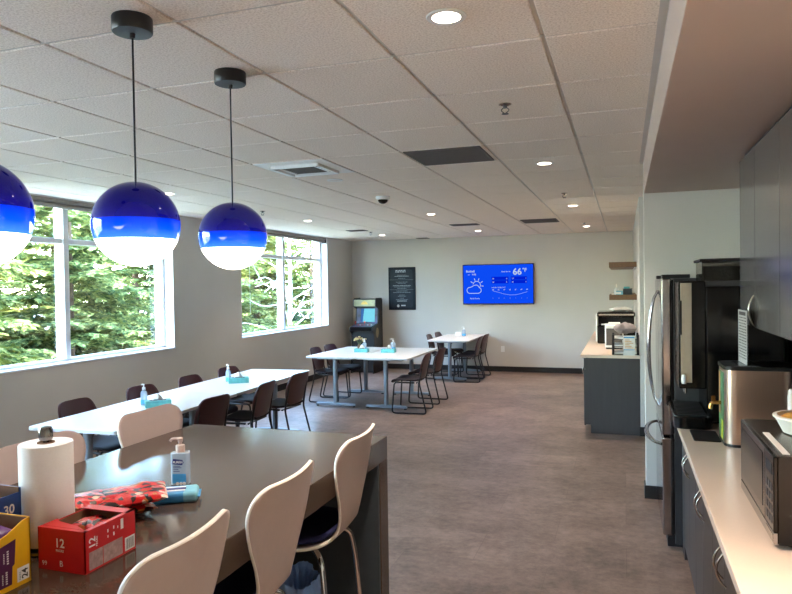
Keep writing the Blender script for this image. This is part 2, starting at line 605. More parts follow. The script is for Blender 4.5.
# windows
FX = XL - 0.19               # frame plane
for k, (a, b_, mid) in enumerate(wins):
    r = root('window_%d' % (k + 1), (FX, (a + b_) / 2, WZ0))
    struct(r)
    def W(x0, x1, y0, y1, z0, z1, mb):
        mb.box(x0 - FX, x1 - FX, y0 - (a + b_) / 2, y1 - (a + b_) / 2, z0 - WZ0, z1 - WZ0)
    f = MB()
    D0, D1 = FX - 0.05, FX + 0.055
    W(D0, D1, a, a + 0.055, WZ0, WZ1, f)
    W(D0, D1, b_ - 0.055, b_, WZ0, WZ1, f)
    W(D0, D1, a, b_, WZ0, WZ0 + 0.045, f)
    W(D0, D1, a, b_, WZ1 - 0.05, WZ1, f)
    W(D0, D1 + 0.02, mid - 0.035, mid + 0.035, WZ0 + 0.045, WZ1 - 0.05, f)
    for y0, y1 in ((a + 0.055, mid - 0.035), (mid + 0.035, b_ - 0.055)):
        W(D0, D1, y0, y1, 2.24, 2.295, f)
    f.build('window_frame', M['alu'], r, bevel=0.004)
    sl = MB()
    W(FX + 0.055, XL + 0.012, a, b_, WZ0, WZ0 + 0.018, sl)
    W(FX + 0.055, XL, a, a + 0.012, WZ0 + 0.018, WZ1, sl)
    W(FX + 0.055, XL, b_ - 0.012, b_, WZ0 + 0.018, WZ1, sl)
    sl.build('window_reveal', M['white_trim'], r, bevel=0.003)
    for y0, y1 in ((a + 0.055, mid - 0.035), (mid + 0.035, b_ - 0.055)):
        for z0, z1 in ((WZ0 + 0.045, 2.24), (2.295, WZ1 - 0.05)):
            g = MB()
            W(FX - 0.004, FX + 0.004, y0, y1, z0, z1, g)
            g.build('window_pane', M['pane'], r)

# blinds rolled up at the window heads
def blind(a, b_, label):
    r = root('roller_blind', ((XL - 0.05), (a + b_) / 2, 2.6))
    tag(r, label, 'blind', 'window blinds')
    L = (b_ - a) / 2 - 0.03
    MB().box(-0.055, 0.045, -L, L, 0.050, 0.088).build('headrail', M['blind'], r, bevel=0.004)
    MB().cyl((-0.005, -L + 0.02, 0.025), (-0.005, L - 0.02, 0.025), 0.026, 20).build('fabric_roll', M['blind'], r, smooth=40)
    for s in (-1, 1):
        MB().box(-0.045, 0.045, s * (L - 0.012) - 0.006, s * (L - 0.012) + 0.006, -0.008, 0.056).build('bracket', M['black'], r)
    MB().tube([(0.035, -L + 0.25, 0.03), (0.035, -L + 0.25, -1.25)], 0.003, 6).build('pull_cord', M['white_trim'], r)
    return r
blind(wins[1][0], wins[1][1], 'dark rolled-up blind over the nearer of the two windows')
blind(wins[2][0], wins[2][1], 'dark rolled-up blind over the farther window beside the arcade cabinet')

# ------------------------------------------------------------------ ceiling fittings
def lens_glow():
    return emitter('downlight_lens', (1.0, 0.86, 0.70, 1), 22.0)
M['lens'] = lens_glow()
M['lens_off'] = surf('unlit_lens', rgb(226, 220, 210), 0.5)
def downlight(x, y, label, on=True, z=HC, power=42.0):
    r = root('downlight', (x, y, z))
    tag(r, label, 'ceiling light', 'recessed downlights')
    MB().lathe([(0.062, -0.004), (0.062, -0.0005), (0.070, -0.0005), (0.073, -0.003), (0.070, -0.006), (0.064, -0.006)], 32).build('trim_ring', M['vent_white'], r, smooth=40)
    MB().lathe([(0.062, -0.003), (0.062, -0.005), (0.03, -0.008), (0.005, -0.009)], 28).build('lens', M['lens'] if on else M['lens_off'], r, smooth=50)
    if on:
        ld = bpy.data.lights.new('downlight_lamp', 'SPOT')
        ld.energy = power
        ld.color = (1.0, 0.81, 0.67) if z == HC else (1.0, 0.74, 0.57)
        ld.spot_size = math.radians(108 if z == HC else 84)
        ld.spot_blend = 1.0
        ld.shadow_soft_size = 0.055
        lo = bpy.data.objects.new('downlight_lamp', ld)
        lo.location = (0, 0, -0.07)
        lo.parent = r
        COL.objects.link(lo)
    return r
place = [
    (-0.59, 2.33, 'lit recessed ceiling light nearest the viewer, ahead of the sprinkler'),
    (-0.59, 5.43, 'lit recessed ceiling light beyond the dark full-tile grille'),
    (-0.59, 8.55, 'lit recessed ceiling light beside the second sprinkler from the viewer'),
    (-0.59, 11.75, 'lit recessed ceiling light just above the right half of the back wall'),
    (-2.45, 8.70, 'lit recessed ceiling light between the dome camera and the back wall'),
    (-2.45, 11.76, 'lit recessed ceiling light above and in front of the wall screen'),
    (-4.31, 11.88, 'lit recessed ceiling light near the back left corner above the arcade cabinet'),
    (-4.31, 5.62, 'lit recessed ceiling light seen over the middle blue pendant'),
    (-4.31, 8.75, 'lit recessed ceiling light near the wall between the two windows'),
]
for x, y, l in place:
    downlight(x, y, l, power=20.0 if x < -4 else 44.0)
downlight(-2.45, 5.53, 'unlit recessed ceiling light between the white diffuser and the dome camera', on=False)
for x, y, l in [(-0.59, -0.78, 'unseen recessed ceiling light added over the aisle behind the viewer'), (-2.45, -0.74, 'unseen recessed ceiling light added behind the island'), (-4.31, 2.5, 'unseen recessed ceiling light added in front of the near window')]:  # out-of-view lamps continuing the ceiling rows, added to light the room
    downlight(x, y, l, power=20.0 if x < -4 else 44.0)
downlight(0.36, 1.3, 'lit recessed light in the soffit over the long counter', z=SZ, power=70.0)
downlight(0.36, -0.5, 'lit recessed light in the soffit behind the viewer', z=SZ, power=70.0)

def sprinkler(x, y, label):
    r = root('sprinkler', (x, y, HC))
    tag(r, label, 'sprinkler', 'ceiling sprinklers')
    MB().lathe([(0.034, 0), (0.034, -0.004), (0.02, -0.010), (0.012, -0.012)], 24).build('escutcheon', M['nickel'], r, smooth=40)
    s = MB()
    s.lathe([(0.011, -0.01), (0.011, -0.022)], 14)
    for sg in (-1, 1):
        s.tube(smoothpath([(0.009 * sg, 0, -0.02), (0.02 * sg, 0, -0.034), (0.004 * sg, 0, -0.05)], 4), 0.0028, 6)
    s.build('frame_arms', M['dark_grey'], r, smooth=40)
    MB().lathe([(0.004, -0.048), (0.019, -0.052), (0.019, -0.054), (0.002, -0.055)], 18).build('deflector', M['dark_grey'], r, smooth=30)
for x, y, l in [(-0.59, 3.57, 'dark fire sprinkler nearest the viewer, right of the dark grille'),
                (-0.59, 7.32, 'dark fire sprinkler in front of the second row of lit downlights'),
                (-0.59, 11.05, 'dark fire sprinkler closest to the back wall on the right'),
                (-4.27, 7.40, 'dark fire sprinkler near the wall between the windows'),
                (-4.25, 11.12, 'dark fire sprinkler in the back left corner by the arcade')]:
    sprinkler(x, y, l)

def grille(x0, x1, y0, y1, label, mat, n, name='return_grille'):
    r = root(name, ((x0 + x1) / 2, (y0 + y1) / 2, HC))
    tag(r, label, 'vent')
    X, Y = (x1 - x0) / 2, (y1 - y0) / 2
    f = MB()
    f.box(-X, X, -Y, -Y + 0.018, -0.008, 0).box(-X, X, Y - 0.018, Y, -0.008, 0).box(-X, -X + 0.018, -Y, Y, -0.008, 0).box(X - 0.018, X, -Y, Y, -0.008, 0)
    f.build('grille_frame', M['mesh_grey'], r)
    MB().box(-X + 0.018, X - 0.018, -Y + 0.018, Y - 0.018, -0.002, -0.0005).build('backing', M['vent_dark'], r)
    s = MB()
    for k in range(n):
        yy = -Y + 0.018 + (2 * Y - 0.036) * (k + 0.5) / n
        s.box(-X + 0.018, X - 0.018, yy - 0.006, yy + 0.006, -0.007, -0.004)
    s.build('grille_mesh', mat, r)
grille(-1.49, -0.935, 4.57, 5.13, 'large dark square return grille filling a ceiling tile', M['mesh_grey'], 26)
grille(-1.47, -0.94, 10.11, 10.68, 'brown square return grille near the back wall', M['mesh_grey'], 22)
grille(-2.62, -2.18, 10.35, 10.62, 'small dark slot vent left of the farther return grille', M['mesh_grey'], 8, 'slot_vent')
grille(-4.5, -4.18, 10.58, 10.82, 'small dark slot vent above the end of the farther window', M['mesh_grey'], 8, 'slot_vent')
grille(-3.99, -3.76, 13.0, 13.22, 'thin dark slot vent against the top of the back wall', M['mesh_grey'], 6, 'slot_vent')

r = root('supply_diffuser', (-2.42, 4.885, HC))
tag(r, 'white square supply diffuser lit by daylight behind the right pendant', 'vent')
f = MB()
f.box(-0.30, 0.30, -0.31, 0.31, -0.006, 0)
f.build('face_plate', M['vent_white'], r, bevel=0.002)
f = MB()
for q, h in ((0.20, 0.030), (0.15, 0.022)):
    for s in (-1, 1):
        f.box(-q, q, s * q - 0.008, s * q + 0.008, -h, -0.005)
        f.box(s * q - 0.008, s * q + 0.008, -q, q, -h, -0.005)
f.build('core_frame', M['vent_white'], r, bevel=0.002)
MB().box(-0.142, 0.142, -0.142, 0.142, -0.010, -0.006).build('core_backing', M['vent_dark'], r)
s = MB()
for k in range(9):
    yy = -0.13 + 0.26 * k / 8
    s.box(-0.142, 0.142, yy - 0.006, yy + 0.006, -0.018, -0.013)
s.build('core_blades', M['mesh_grey'], r)

r = root('ceiling_camera', (-2.437, 6.76, HC))
tag(r, 'white dome security camera on the ceiling in front of the farther lights', 'camera')
MB().lathe([(0.075, 0), (0.078, -0.02), (0.07, -0.035), (0.062, -0.037)], 32).build('housing', M['vent_white'], r, smooth=40)
MB().lathe([(0.055, -0.036), (0.052, -0.05), (0.04, -0.066), (0.02, -0.077), (0.004, -0.08)], 28).build('dome_cover', M['black_gloss'], r, smooth=60)

# ------------------------------------------------------------------ pendants
def glow_glass(name, ramp, s):
    """blown-glass band lit from inside; ramp of (height, colour, strength) along local z"""
    m, nt, out = new_mat(name)
    p = N(nt, 'ShaderNodeBsdfPrincipled', Roughness=0.04)
    tc = N(nt, 'ShaderNodeTexCoord')
    sp = N(nt, 'ShaderNodeSeparateXYZ')
    nt.links.new(tc.outputs['Object'], sp.inputs[0])
    mr = N(nt, 'ShaderNodeMapRange')
    mr.inputs['From Min'].default_value = -0.155
    mr.inputs['From Max'].default_value = 0.155
    nt.links.new(sp.outputs['Z'], mr.inputs['Value'])
    r = N(nt, 'ShaderNodeValToRGB')
    e = r.color_ramp.elements
    e[0].position, e[0].color = ramp[0][0], ramp[0][1]
    e[1].position, e[1].color = ramp[-1][0], ramp[-1][1]
    for q in ramp[1:-1]:
        x = e.new(q[0])
        x.color = q[1]
    nt.links.new(mr.outputs[0], r.inputs['Fac'])
    nt.links.new(r.outputs['Color'], p.inputs['Emission Color'])
    p.inputs['Emission Strength'].default_value = s * EV
    p.inputs['Base Color'].default_value = ramp[-1][1]
    nt.links.new(p.outputs[0], out.inputs['Surface'])
    return m
M['pend_top'] = glow_glass('navy_glass', [(0.53, (0.0, 0.0, 0.26, 1)), (0.66, (0.0, 0.0, 0.13, 1)), (1.0, (0.002, 0.002, 0.04, 1))], 1.0)
M['pend_band'] = glow_glass('blue_glass', [(0.30, (0.10, 0.42, 1.5, 1)), (0.42, (0.0, 0.12, 1.0, 1)), (0.55, (0.0, 0.02, 0.72, 1))], 1.0)
M['pend_white'] = glow_glass('opal_glass', [(0.0, (1, 0.84, 0.72, 1)), (0.27, (1, 0.88, 0.78, 1)), (0.34, (0.6, 0.8, 1.0, 1))], 14.0)
def pendant(y, label, x=-1.63, gz=1.975):
    R_ = 0.149
    r = root('pendant_lamp', (x, y, HC))
    tag(r, label, 'pendant lamp', 'blue globe pendants over the island')
    MB().lathe([(0.067, 0), (0.069, -0.004), (0.069, -0.050), (0.066, -0.054), (0.01, -0.056)], 40).build('ceiling_canopy', M['frame_black'], r, smooth=40)
    cz = gz - HC
    MB().tube([(0, 0, -0.055), (0, 0, cz + R_ - 0.003)], 0.0035, 8).build('cord', M['frame_black'], r, smooth=60)
    MB().lathe([(0.01, -0.055), (0.009, -0.072)], 12).build('cord_grip', M['frame_black'], r)
    def ring(z0, z1, n=14):
        return [(math.sqrt(max(1e-8, R_ * R_ - z * z)), z) for z in [z0 + (z1 - z0) * k / n for k in range(n + 1)]]
    for nm, z0, z1, mt in (('navy_glass_cap', 0.013, R_ * 0.9995, M['pend_top']), ('blue_glass_band', -0.056, 0.013, M['pend_band']), ('opal_diffuser', -R_ * 0.9995, -0.056, M['pend_white'])):
        n = 18
        a0, a1 = math.asin(z0 / R_), math.asin(z1 / R_)
        pr = [(R_ * math.cos(a0 + (a1 - a0) * k / n), R_ * math.sin(a0 + (a1 - a0) * k / n)) for k in range(n + 1)]
        m_ = MB().lathe(pr, 56)
        o = m_.build(nm, mt, r, smooth=70)
        o.location = (0, 0, cz)
    return r
pendant(1.315, 'blue and white glass globe pendant cut by the left picture edge', gz=1.952)
pendant(1.948, 'blue and white glass globe pendant in the middle of the three')
pendant(2.588, 'blue and white glass globe pendant farthest along the island, smallest looking', -1.644)

# ------------------------------------------------------------------ the island
IX0, IX1, IY0, IY1, IZ = -2.03, -1.012, 0.35, 2.815, 1.07
r = root('kitchen_island', ((IX0 + IX1) / 2, (IY0 + IY1) / 2, 0))
tag(r, 'taupe stone island with thick waterfall end and white stools around it', 'kitchen island')
ox, oy = (IX0 + IX1) / 2, (IY0 + IY1) / 2
def I(x0, x1, y0, y1, z0, z1):
    return MB().box(x0 - ox, x1 - ox, y0 - oy, y1 - oy, z0, z1)
I(IX0, IX1, IY0, IY1, IZ - 0.10, IZ).build('worktop', M['quartz'], r, bevel=0.003)
I(IX0, IX1, IY1 - 0.10, IY1, 0.0, IZ - 0.10).build('waterfall_end', M['quartz'], r, bevel=0.003)
I(IX0, IX1, IY0, IY0 + 0.10, 0.0, IZ - 0.10).build('waterfall_end', M['quartz'], r, bevel=0.003)
I(-1.585, -1.455, IY0 + 0.10, IY1 - 0.10, 0.0, IZ - 0.10).build('support_panel', M['slate'], r)
I(IX0 + 0.004, IX1 - 0.004, IY1 - 0.112, IY1 - 0.10, 0.0, IZ - 0.10).build('end_lining', M['slate'], r)

# ------------------------------------------------------------------ stools
def shell_fn(prof, hw, bow):
    P = smoothpath([(x, 0, z) for x, z in prof], 8)
    n = len(P) - 1
    hh = []
    H = smoothpath([(i, h, 0) for i, h in enumerate(hw)], 8)
    hh = [max(0.004, q.y) for q in H]
    bb = [q.y for q in smoothpath([(i, h, 0) for i, h in enumerate(bow)], 8)]
    def fn(u, v):
        i = min(n, int(round(u * n)))
        p = P[i]
        a = P[max(0, i - 1)]
        b = P[min(n, i + 1)]
        t_ = (b - a).normalized()
        nor = Vector((t_.z, 0, -t_.x))
        s = v * 2 - 1
        y = hh[i] * s
        q = p + nor * (bb[i] * (y / 0.22) ** 2)
        return (q.x, y, q.z)
    return fn, n
def make_stool():
    r = root('bar_stool', (0, 0, 0))
    prof = [(0.205, 0.768), (0.198, 0.782), (0.16, 0.792), (0.06, 0.785), (-0.06, 0.782), (-0.14, 0.791), (-0.188, 0.818), (-0.208, 0.868), (-0.222, 0.938), (-0.238, 1.02), (-0.255, 1.10), (-0.268, 1.15), (-0.275, 1.178), (-0.278, 1.186)]
    hw = [0.12, 0.165, 0.195, 0.208, 0.200, 0.165, 0.125, 0.113, 0.138, 0.182, 0.210, 0.204, 0.172, 0.12]
    bow = [0, 0, 0.0, -0.010, -0.012, -0.012, -0.012, -0.012, -0.018, -0.024, -0.03, -0.032, -0.032, -0.032]
    fn, n = shell_fn(prof, hw, [-b for b in bow])
    m = MB().grid(fn, n, 18)
    o = m.build('seat_shell', [M['lam_white'], M['ply_edge']], r, smooth=60, solid=0.012)
    pr2 = [(0.172, 0.802), (0.15, 0.815), (0.05, 0.812), (-0.06, 0.808), (-0.13, 0.814), (-0.165, 0.828)]
    hw2 = [0.12, 0.165, 0.188, 0.182, 0.150, 0.11]
    fn2, n2 = shell_fn(pr2, hw2, [0.0, 0.01, 0.012, 0.012, 0.012, 0.012])
    MB().grid(fn2, n2, 14).build('seat_pad', M['navy_fabric'], r, smooth=60, solid=0.02)
    MB().box(-0.09, 0.09, -0.07, 0.07, 0.752, 0.772).build('seat_plate', M['black'], r, bevel=0.004)
    for sx in (-1, 1):
        for sy in (-1, 1):
            pts = bend([(0.04 * sx, 0.03 * sy, 0.758), (0.148 * sx, 0.160 * sy, 0.762), (0.165 * sx, 0.176 * sy, 0.66), (0.21 * sx, 0.215 * sy, 0.012)], 0.055, 7)
            lg = MB().tube(pts, 0.0105, 12).build('leg', M['chrome'], r, smooth=60)
            MB().lathe([(0.014, 0.0), (0.014, 0.014), (0.011, 0.018)], 12, (0.21 * sx, 0.215 * sy, 0)).build('foot_cap', M['black'], lg, smooth=40)
    return r
stool = make_stool()
ST = 'white shell bar stools at the island'
stool.location = (-1.212, 2.345, 0)
stool.rotation_euler = (0, 0, PI + math.radians(4))
tag(stool, 'white-backed bar stool with navy pad closest to the waterfall end, aisle side', 'bar stool', ST)
for x, y, rz, l in [
    (-1.208, 1.765, PI + 0.05, 'white-backed bar stool in the middle of the aisle side, in front of the blue-lined bin'),
    (-1.205, 1.268, PI + 0.06, 'white-backed bar stool nearest the viewer, cut by the bottom of the picture'),
    (-1.83, 2.535, -0.02, 'white bar stool on the window side, alone behind the sanitizer bottle'),
    (-1.83, 1.93, 0.02, 'white bar stool on the window side, partly behind the paper towel roll'),
    (-1.83, 1.24, 0.0, 'white bar stool on the window side, left of the paper towel roll'),
]:
    copy_tree(stool, (x, y, 0), rz, l, ST)

# ------------------------------------------------------------------ tables
def make_table(name, W_, L_):
    r = root(name, (0, 0, 0))
    MB().prism(rrect(-W_ / 2, W_ / 2, -L_ / 2, L_ / 2, 0.03), 0.716, 0.738, 'z').build('tabletop', M['table'], r, bevel=0.002)
    e = MB().prism(rrect(-W_ / 2 - 0.003, W_ / 2 + 0.003, -L_ / 2 - 0.003, L_ / 2 + 0.003, 0.032), 0.712, 0.734, 'z')
    e.build('edge_band', M['table_edge'], r)
    for s in (-1, 1):
        y = s * (L_ / 2 - 0.17)
        ll = MB().cyl((0, y, 0.04), (0, y, 0.69), 0.033, 24)
        leg = ll.build('leg', M['leg_grey'], r, smooth=50)
        ft = MB()
        ft.prism([(-0.31, 0.022), (-0.30, 0.05), (-0.04, 0.062), (0.04, 0.062), (0.30, 0.05), (0.31, 0.022), (0.30, 0.018), (-0.30, 0.018)], y - 0.03, y + 0.03, 'y')
        ft.build('foot', M['leg_grey'], leg, bevel=0.006)
        gl = MB()
        for q in (-0.285, 0.285):
            gl.cyl((q, y, 0.0), (q, y, 0.02), 0.02, 14)
        gl.build('glide', M['black'], leg)
        MB().box(-0.26, 0.26, y - 0.05, y + 0.05, 0.685, 0.712).build('top_bracket', M['leg_grey'], leg, bevel=0.004)
    MB().box(-0.02, 0.02, -L_ / 2 + 0.2, L_ / 2 - 0.2, 0.66, 0.712).build('beam', M['leg_grey'], r)
    return r
tb = make_table('training_table', 0.775, 1.72)
TG = 'white training tables'
tb.location = (-3.852, 4.672, 0)
tb.rotation_euler = (0, 0, 0.048)
tag(tb, 'white folding-style table nearest the island, end cut off behind the stools', 'table', TG)
copy_tree(tb, (-3.936, 6.40, 0), 0.048, 'white table continuing the long row, nearer the farther window', TG)
tb2 = make_table('training_table', 0.775, 1.55)
tb2.location = (-3.985, 9.50, 0)
tag(tb2, 'white table of the middle pair on the window side with flowers on it', 'table', TG)
copy_tree(tb2, (-3.200, 9.49, 0), 0, 'white table of the middle pair on the aisle side', TG)
copy_tree(tb2, (-3.02, 12.45, 0), 0, 'white table standing under the wall screen', TG)

# ------------------------------------------------------------------ chairs
def make_chair():
    r = root('stacking_chair', (0, 0, 0))
    prof = [(-0.185, 0.475), (-0.190, 0.50), (-0.203, 0.56), (-0.222, 0.64), (-0.245, 0.72), (-0.263, 0.782), (-0.271, 0.804), (-0.273, 0.812)]
    hw = [0.12, 0.165, 0.20, 0.215, 0.21, 0.18, 0.135, 0.08]
    fn, n = shell_fn(prof, hw, [0.03] * 8)
    MB().grid(fn, n, 14).build('backrest', M['burgundy'], r, smooth=60, solid=0.013)
    prof = [(0.225, 0.415), (0.215, 0.437), (0.17, 0.452), (0.05, 0.447), (-0.08, 0.444), (-0.165, 0.458), (-0.185, 0.468)]
    hw = [0.15, 0.195, 0.218, 0.222, 0.21, 0.185, 0.15]
    fn, n = shell_fn(prof, hw, [0.0, 0.005, 0.012, 0.015, 0.015, 0.012, 0.01])
    MB().grid(fn, n, 14).build('seat', M['seat_black'], r, smooth=60, solid=0.022)
    for s in (-1, 1):
        y0, y1 = 0.195 * s, 0.215 * s
        pts = bend([(-0.215, y0 * 0.93, 0.70), (-0.178, y0, 0.50), (-0.165, y0, 0.42), (-0.265, y1, 0.012), (0.215, y1, 0.012), (0.185, y0, 0.425), (-0.10, y0, 0.425)], 0.045, 5)
        MB().tube(pts, 0.0105, 10).build('leg_frame', M['frame_black'], r, smooth=60)
    MB().cyl((0.17, -0.2, 0.425), (0.17, 0.2, 0.425), 0.009, 10).build('seat_crossbar', M['frame_black'], r, smooth=60)
    MB().cyl((-0.13, -0.2, 0.425), (-0.13, 0.2, 0.425), 0.009, 10).build('seat_crossbar', M['frame_black'], r, smooth=60)
    return r
ch = make_chair()
CG = 'burgundy stacking chairs at the white tables'
chairs = [
    (-3.60, 4.99, PI - 0.10, 'burgundy chair on the aisle side of the long row, half hidden by the island'),
    (-3.60, 5.83, PI + 0.08, 'burgundy chair in the middle of the aisle side of the long row'),
    (-3.60, 6.57, PI - 0.05, 'burgundy chair at the far end of the aisle side of the long row'),
    (-4.19, 4.50, 0.05, 'burgundy chair on the window side of the long row, at its near end'),
    (-4.19, 5.30, -0.04, 'burgundy chair on the window side behind the nearer sanitizer bottle'),
    (-4.17, 6.05, 0.03, 'burgundy chair on the window side of the long row, third from its near end'),
    (-4.19, 6.80, -0.04, 'burgundy chair on the window side at the far end, behind the farther sanitizer bottle'),
    (-2.80, 8.80, PI + 0.05, 'burgundy chair nearest on the aisle side of the middle tables'),
    (-2.80, 9.58, PI - 0.03, 'burgundy chair farther back on the aisle side of the middle tables'),
    (-4.26, 9.32, 0.04, 'burgundy chair on the window side of the middle tables, nearer one'),
    (-4.26, 9.84, -0.05, 'burgundy chair on the window side of the middle tables, in front of the arcade'),
    (-2.69, 11.83, PI + 0.04, 'burgundy chair on the right of the table under the screen, nearer one'),
    (-2.69, 12.40, PI - 0.05, 'burgundy chair on the right of the table under the screen, against the wall'),
    (-3.25, 12.15, 0.06, 'burgundy chair on the left of the table under the screen, nearer one'),
    (-3.25, 12.76, -0.02, 'burgundy chair on the left of the table under the screen, by the back wall'),
]
for k, (x, y, rz, l) in enumerate(chairs):
    if k == 0:
        ch.location = (x, y, 0)
        ch.rotation_euler = (0, 0, rz)
        tag(ch, l, 'chair', CG)
    else:
        copy_tree(ch, (x, y, 0), rz, l, CG)

# ------------------------------------------------------------------ things on the tables
def pump_bottle(name='sanitizer_bottle', h=0.11, detail=False):
    r = root(name, (0, 0, 0))
    body = [(0.0, 0), (0.026, 0.0), (0.028, 0.004), (0.028, h * 0.72), (0.024, h * 0.86), (0.013, h * 0.95), (0.012, h)]
    MB().lathe(body, 28, sx=1.35, sy=0.95).build('bottle', M['gel'], r, smooth=50)
    MB().lathe([(0.0145, h - 0.004), (0.0145, h + 0.018), (0.008, h + 0.022), (0.005, h + 0.024), (0.005, h + 0.038)], 20).build('pump_collar', M['white_trim'], r, smooth=40)
    p = MB()
    p.lathe([(0.008, h + 0.036), (0.009, h + 0.046), (0.004, h + 0.048)], 14)
    p.tube(bend([(0.0, 0, h + 0.043), (-0.036, 0, h + 0.043), (-0.041, 0, h + 0.034)], 0.006), 0.0042, 8)
    p.build('pump_head', M['white_trim'], r, smooth=50)
    MB().lathe([(0.0283, 0.012), (0.0283, h * 0.36)], 28, sx=1.355, sy=0.955).build('label_band', M['label_blue'], r, smooth=50)
    return r
def tissue_box():
    r = root('tissue_box', (0, 0, 0))
    MB().box(-0.105, 0.105, -0.055, 0.055, 0, 0.055).build('carton', M['teal'], r, bevel=0.003)
    MB().prism(rrect(-0.07, 0.07, -0.022, 0.022, 0.02), 0.055, 0.0562, 'z').build('slot', M['dark_ink'], r)
    random.seed(3)
    def fn(u, v):
        a = (u - 0.5) * 0.09
        return (a, (v - 0.5) * 0.02 + 0.012 * math.sin(u * 9), 0.055 + 0.05 * math.sin(PI * u) * (0.6 + 0.4 * math.cos(v * 7)) * (0.3 + v))
    MB().grid(fn, 12, 8).build('tissue', M['paper'], r, smooth=70, solid=0.001)
    return r
pb = pump_bottle(h=0.135)
BG, XG = 'hand sanitizer bottles on the white tables', 'teal tissue boxes on the white tables'
pb.location = (-3.96, 4.78, 0.738)
pb.rotation_euler = (0, 0, -0.5)
tag(pb, 'clear pump sanitizer bottle on the nearest part of the long row', 'bottle', BG)
copy_tree(pb, (-4.03, 6.20, 0.738), -0.6, 'clear pump sanitizer bottle near the far end of the long row', BG)
copy_tree(pb, (-3.84, 9.70, 0.738), -0.3, 'clear pump sanitizer bottle beside the flowers on the middle tables', BG)
copy_tree(pb, (-3.40, 9.80, 0.738), 0.3, 'clear pump sanitizer bottle on the aisle-side middle table', BG)
copy_tree(pb, (-2.96, 12.74, 0.738), 0.0, 'clear pump sanitizer bottle on the table under the screen', BG)
tbx = tissue_box()
tbx.location = (-3.79, 4.75, 0.738)
tbx.rotation_euler = (0, 0, 0.75)
tag(tbx, 'teal tissue box on the nearest part of the long row', 'tissue box', XG)
copy_tree(tbx, (-3.88, 6.16, 0.738), 0.6, 'teal tissue box near the far end of the long row', XG)
copy_tree(tbx, (-3.79, 9.46, 0.738), 0.05, 'teal tissue box in front of the flowers on the middle tables', XG)
copy_tree(tbx, (-3.36, 9.47, 0.738), 0.05, 'teal tissue box with tissue out on the aisle-side middle table', XG)
r = root('caddy_tray', (-3.10, 12.86, 0.738))
tag(r, 'small white napkin holder by the bottle on the table under the screen', 'napkin holder')
MB().box(-0.06, 0.06, -0.03, 0.03, 0, 0.012).build('base', M['white_trim'], r, bevel=0.002)
MB().box(-0.055, 0.055, -0.02, 0.02, 0.012, 0.07).build('napkins', M['paper'], r, bevel=0.002)

r = root('flower_vase', (-3.95, 9.76, 0.738))
tag(r, 'small vase of yellow and pink flowers on the middle tables', 'flowers')
MB().lathe([(0.028, 0), (0.034, 0.01), (0.03, 0.06), (0.02, 0.085), (0.024, 0.095)], 20).build('vase', M['wood'], r, smooth=50)
M['bloom_y'] = surf('cream_petals', rgb(214, 196, 130), 0.7, var=0.2)
M['bloom_p'] = surf('dusty_petals', rgb(170, 130, 100), 0.7, var=0.2)
M['stem_green'] = surf('stem_green', rgb(80, 100, 60), 0.7, var=0.2)
random.seed(11)
st_, b1, b2 = MB(), MB(), MB()
for k in range(20):
    a, rr = random.uniform(0, 2 * PI), random.uniform(0.01, 0.10)
    px_, py_, pz_ = rr * math.cos(a), rr * math.sin(a), 0.20 - rr * 0.5 + random.uniform(-0.015, 0.02)
    st_.tube([(0, 0, 0.07), (px_ * 0.5, py_ * 0.5, 0.14), (px_, py_, pz_)], 0.0018, 5)
    (b1 if k % 3 else b2).lathe([(0.004, -0.01), (0.018, -0.004), (0.021, 0.004), (0.012, 0.012), (0.003, 0.013)], 9, (px_, py_, pz_))
st_.build('stems', M['stem_green'], r)
b1.build('cream_blossoms', M['bloom_y'], r, smooth=50)
b2.build('dusty_blossoms', M['bloom_p'], r, smooth=50)

# ------------------------------------------------------------------ things on the island
r = root('paper_towel_roll', (-1.448, 1.365, IZ))
tag(r, 'tall white paper towel roll on a steel holder on the island', 'paper towels')
MB().lathe([(0.078, 0), (0.08, 0.004), (0.078, 0.010), (0.012, 0.014)], 40).build('holder_base', M['steel_dark'], r, smooth=40)
MB().lathe([(0.0645, 0.016), (0.0655, 0.018), (0.0655, 0.272), (0.0645, 0.274), (0.022, 0.274), (0.021, 0.268)], 56).build('paper_roll', M['paper'], r, smooth=40)
MB().lathe([(0.021, 0.262), (0.021, 0.2768), (0.017, 0.277), (0.016, 0.262)], 24).build('card_core', M['card'], r, smooth=40)
MB().lathe([(0.007, 0.012), (0.007, 0.280), (0.016, 0.282), (0.0175, 0.289), (0.0175, 0.308), (0.0145, 0.315), (0.007, 0.317)], 24).build('holder_knob', M['steel_dark'], r, smooth=40)

# red carton
r = root('snack_carton', (-1.2835, 1.3335, IZ), 0)
tag(r, 'red open snack carton marked 12 on the island in front of the towel roll', 'carton')
hx, hy, hz = 0.0715, 0.0865, 0.100
th = 0.0025
m = MB()
m.box(-hx, hx, -hy, hy, 0, th)
m.box(-hx, hx, hy - th, hy, th, hz)
m.box(-hx, -hx + th, -hy, hy, th, hz * 0.98)
m.prism([(-hx, th), (hx, th), (hx, hz), (-hx, hz)], -hy, -hy + th, 'y')
m.prism([(-hy, th), (hy, th), (hy, hz), (-hy, hz)], hx - th, hx, 'x')
m.box(-hx, hx, hy - 0.03, hy, hz, hz + 0.0015)
m.box(-hx, hx, -hy, -hy + 0.012, hz, hz + 0.0015)
m.box(hx - 0.012, hx, -hy, hy, hz, hz + 0.0015)
m.build('carton_body', M['red_card'], r)
MB().prism([(-hx + th, -hy + 0.012), (hx - 0.012, -hy + 0.012), (hx - 0.05, -hy + 0.03), (-hx + 0.02, -hy + 0.045), (-hx + th, -hy + 0.06)], hz + 0.0005, hz + 0.002, 'z').build('torn_flap', M['red_card'], r)
li = MB()
li.box(-hx + th, hx - th, hy - th * 2, hy - th, th, hz - 0.001)
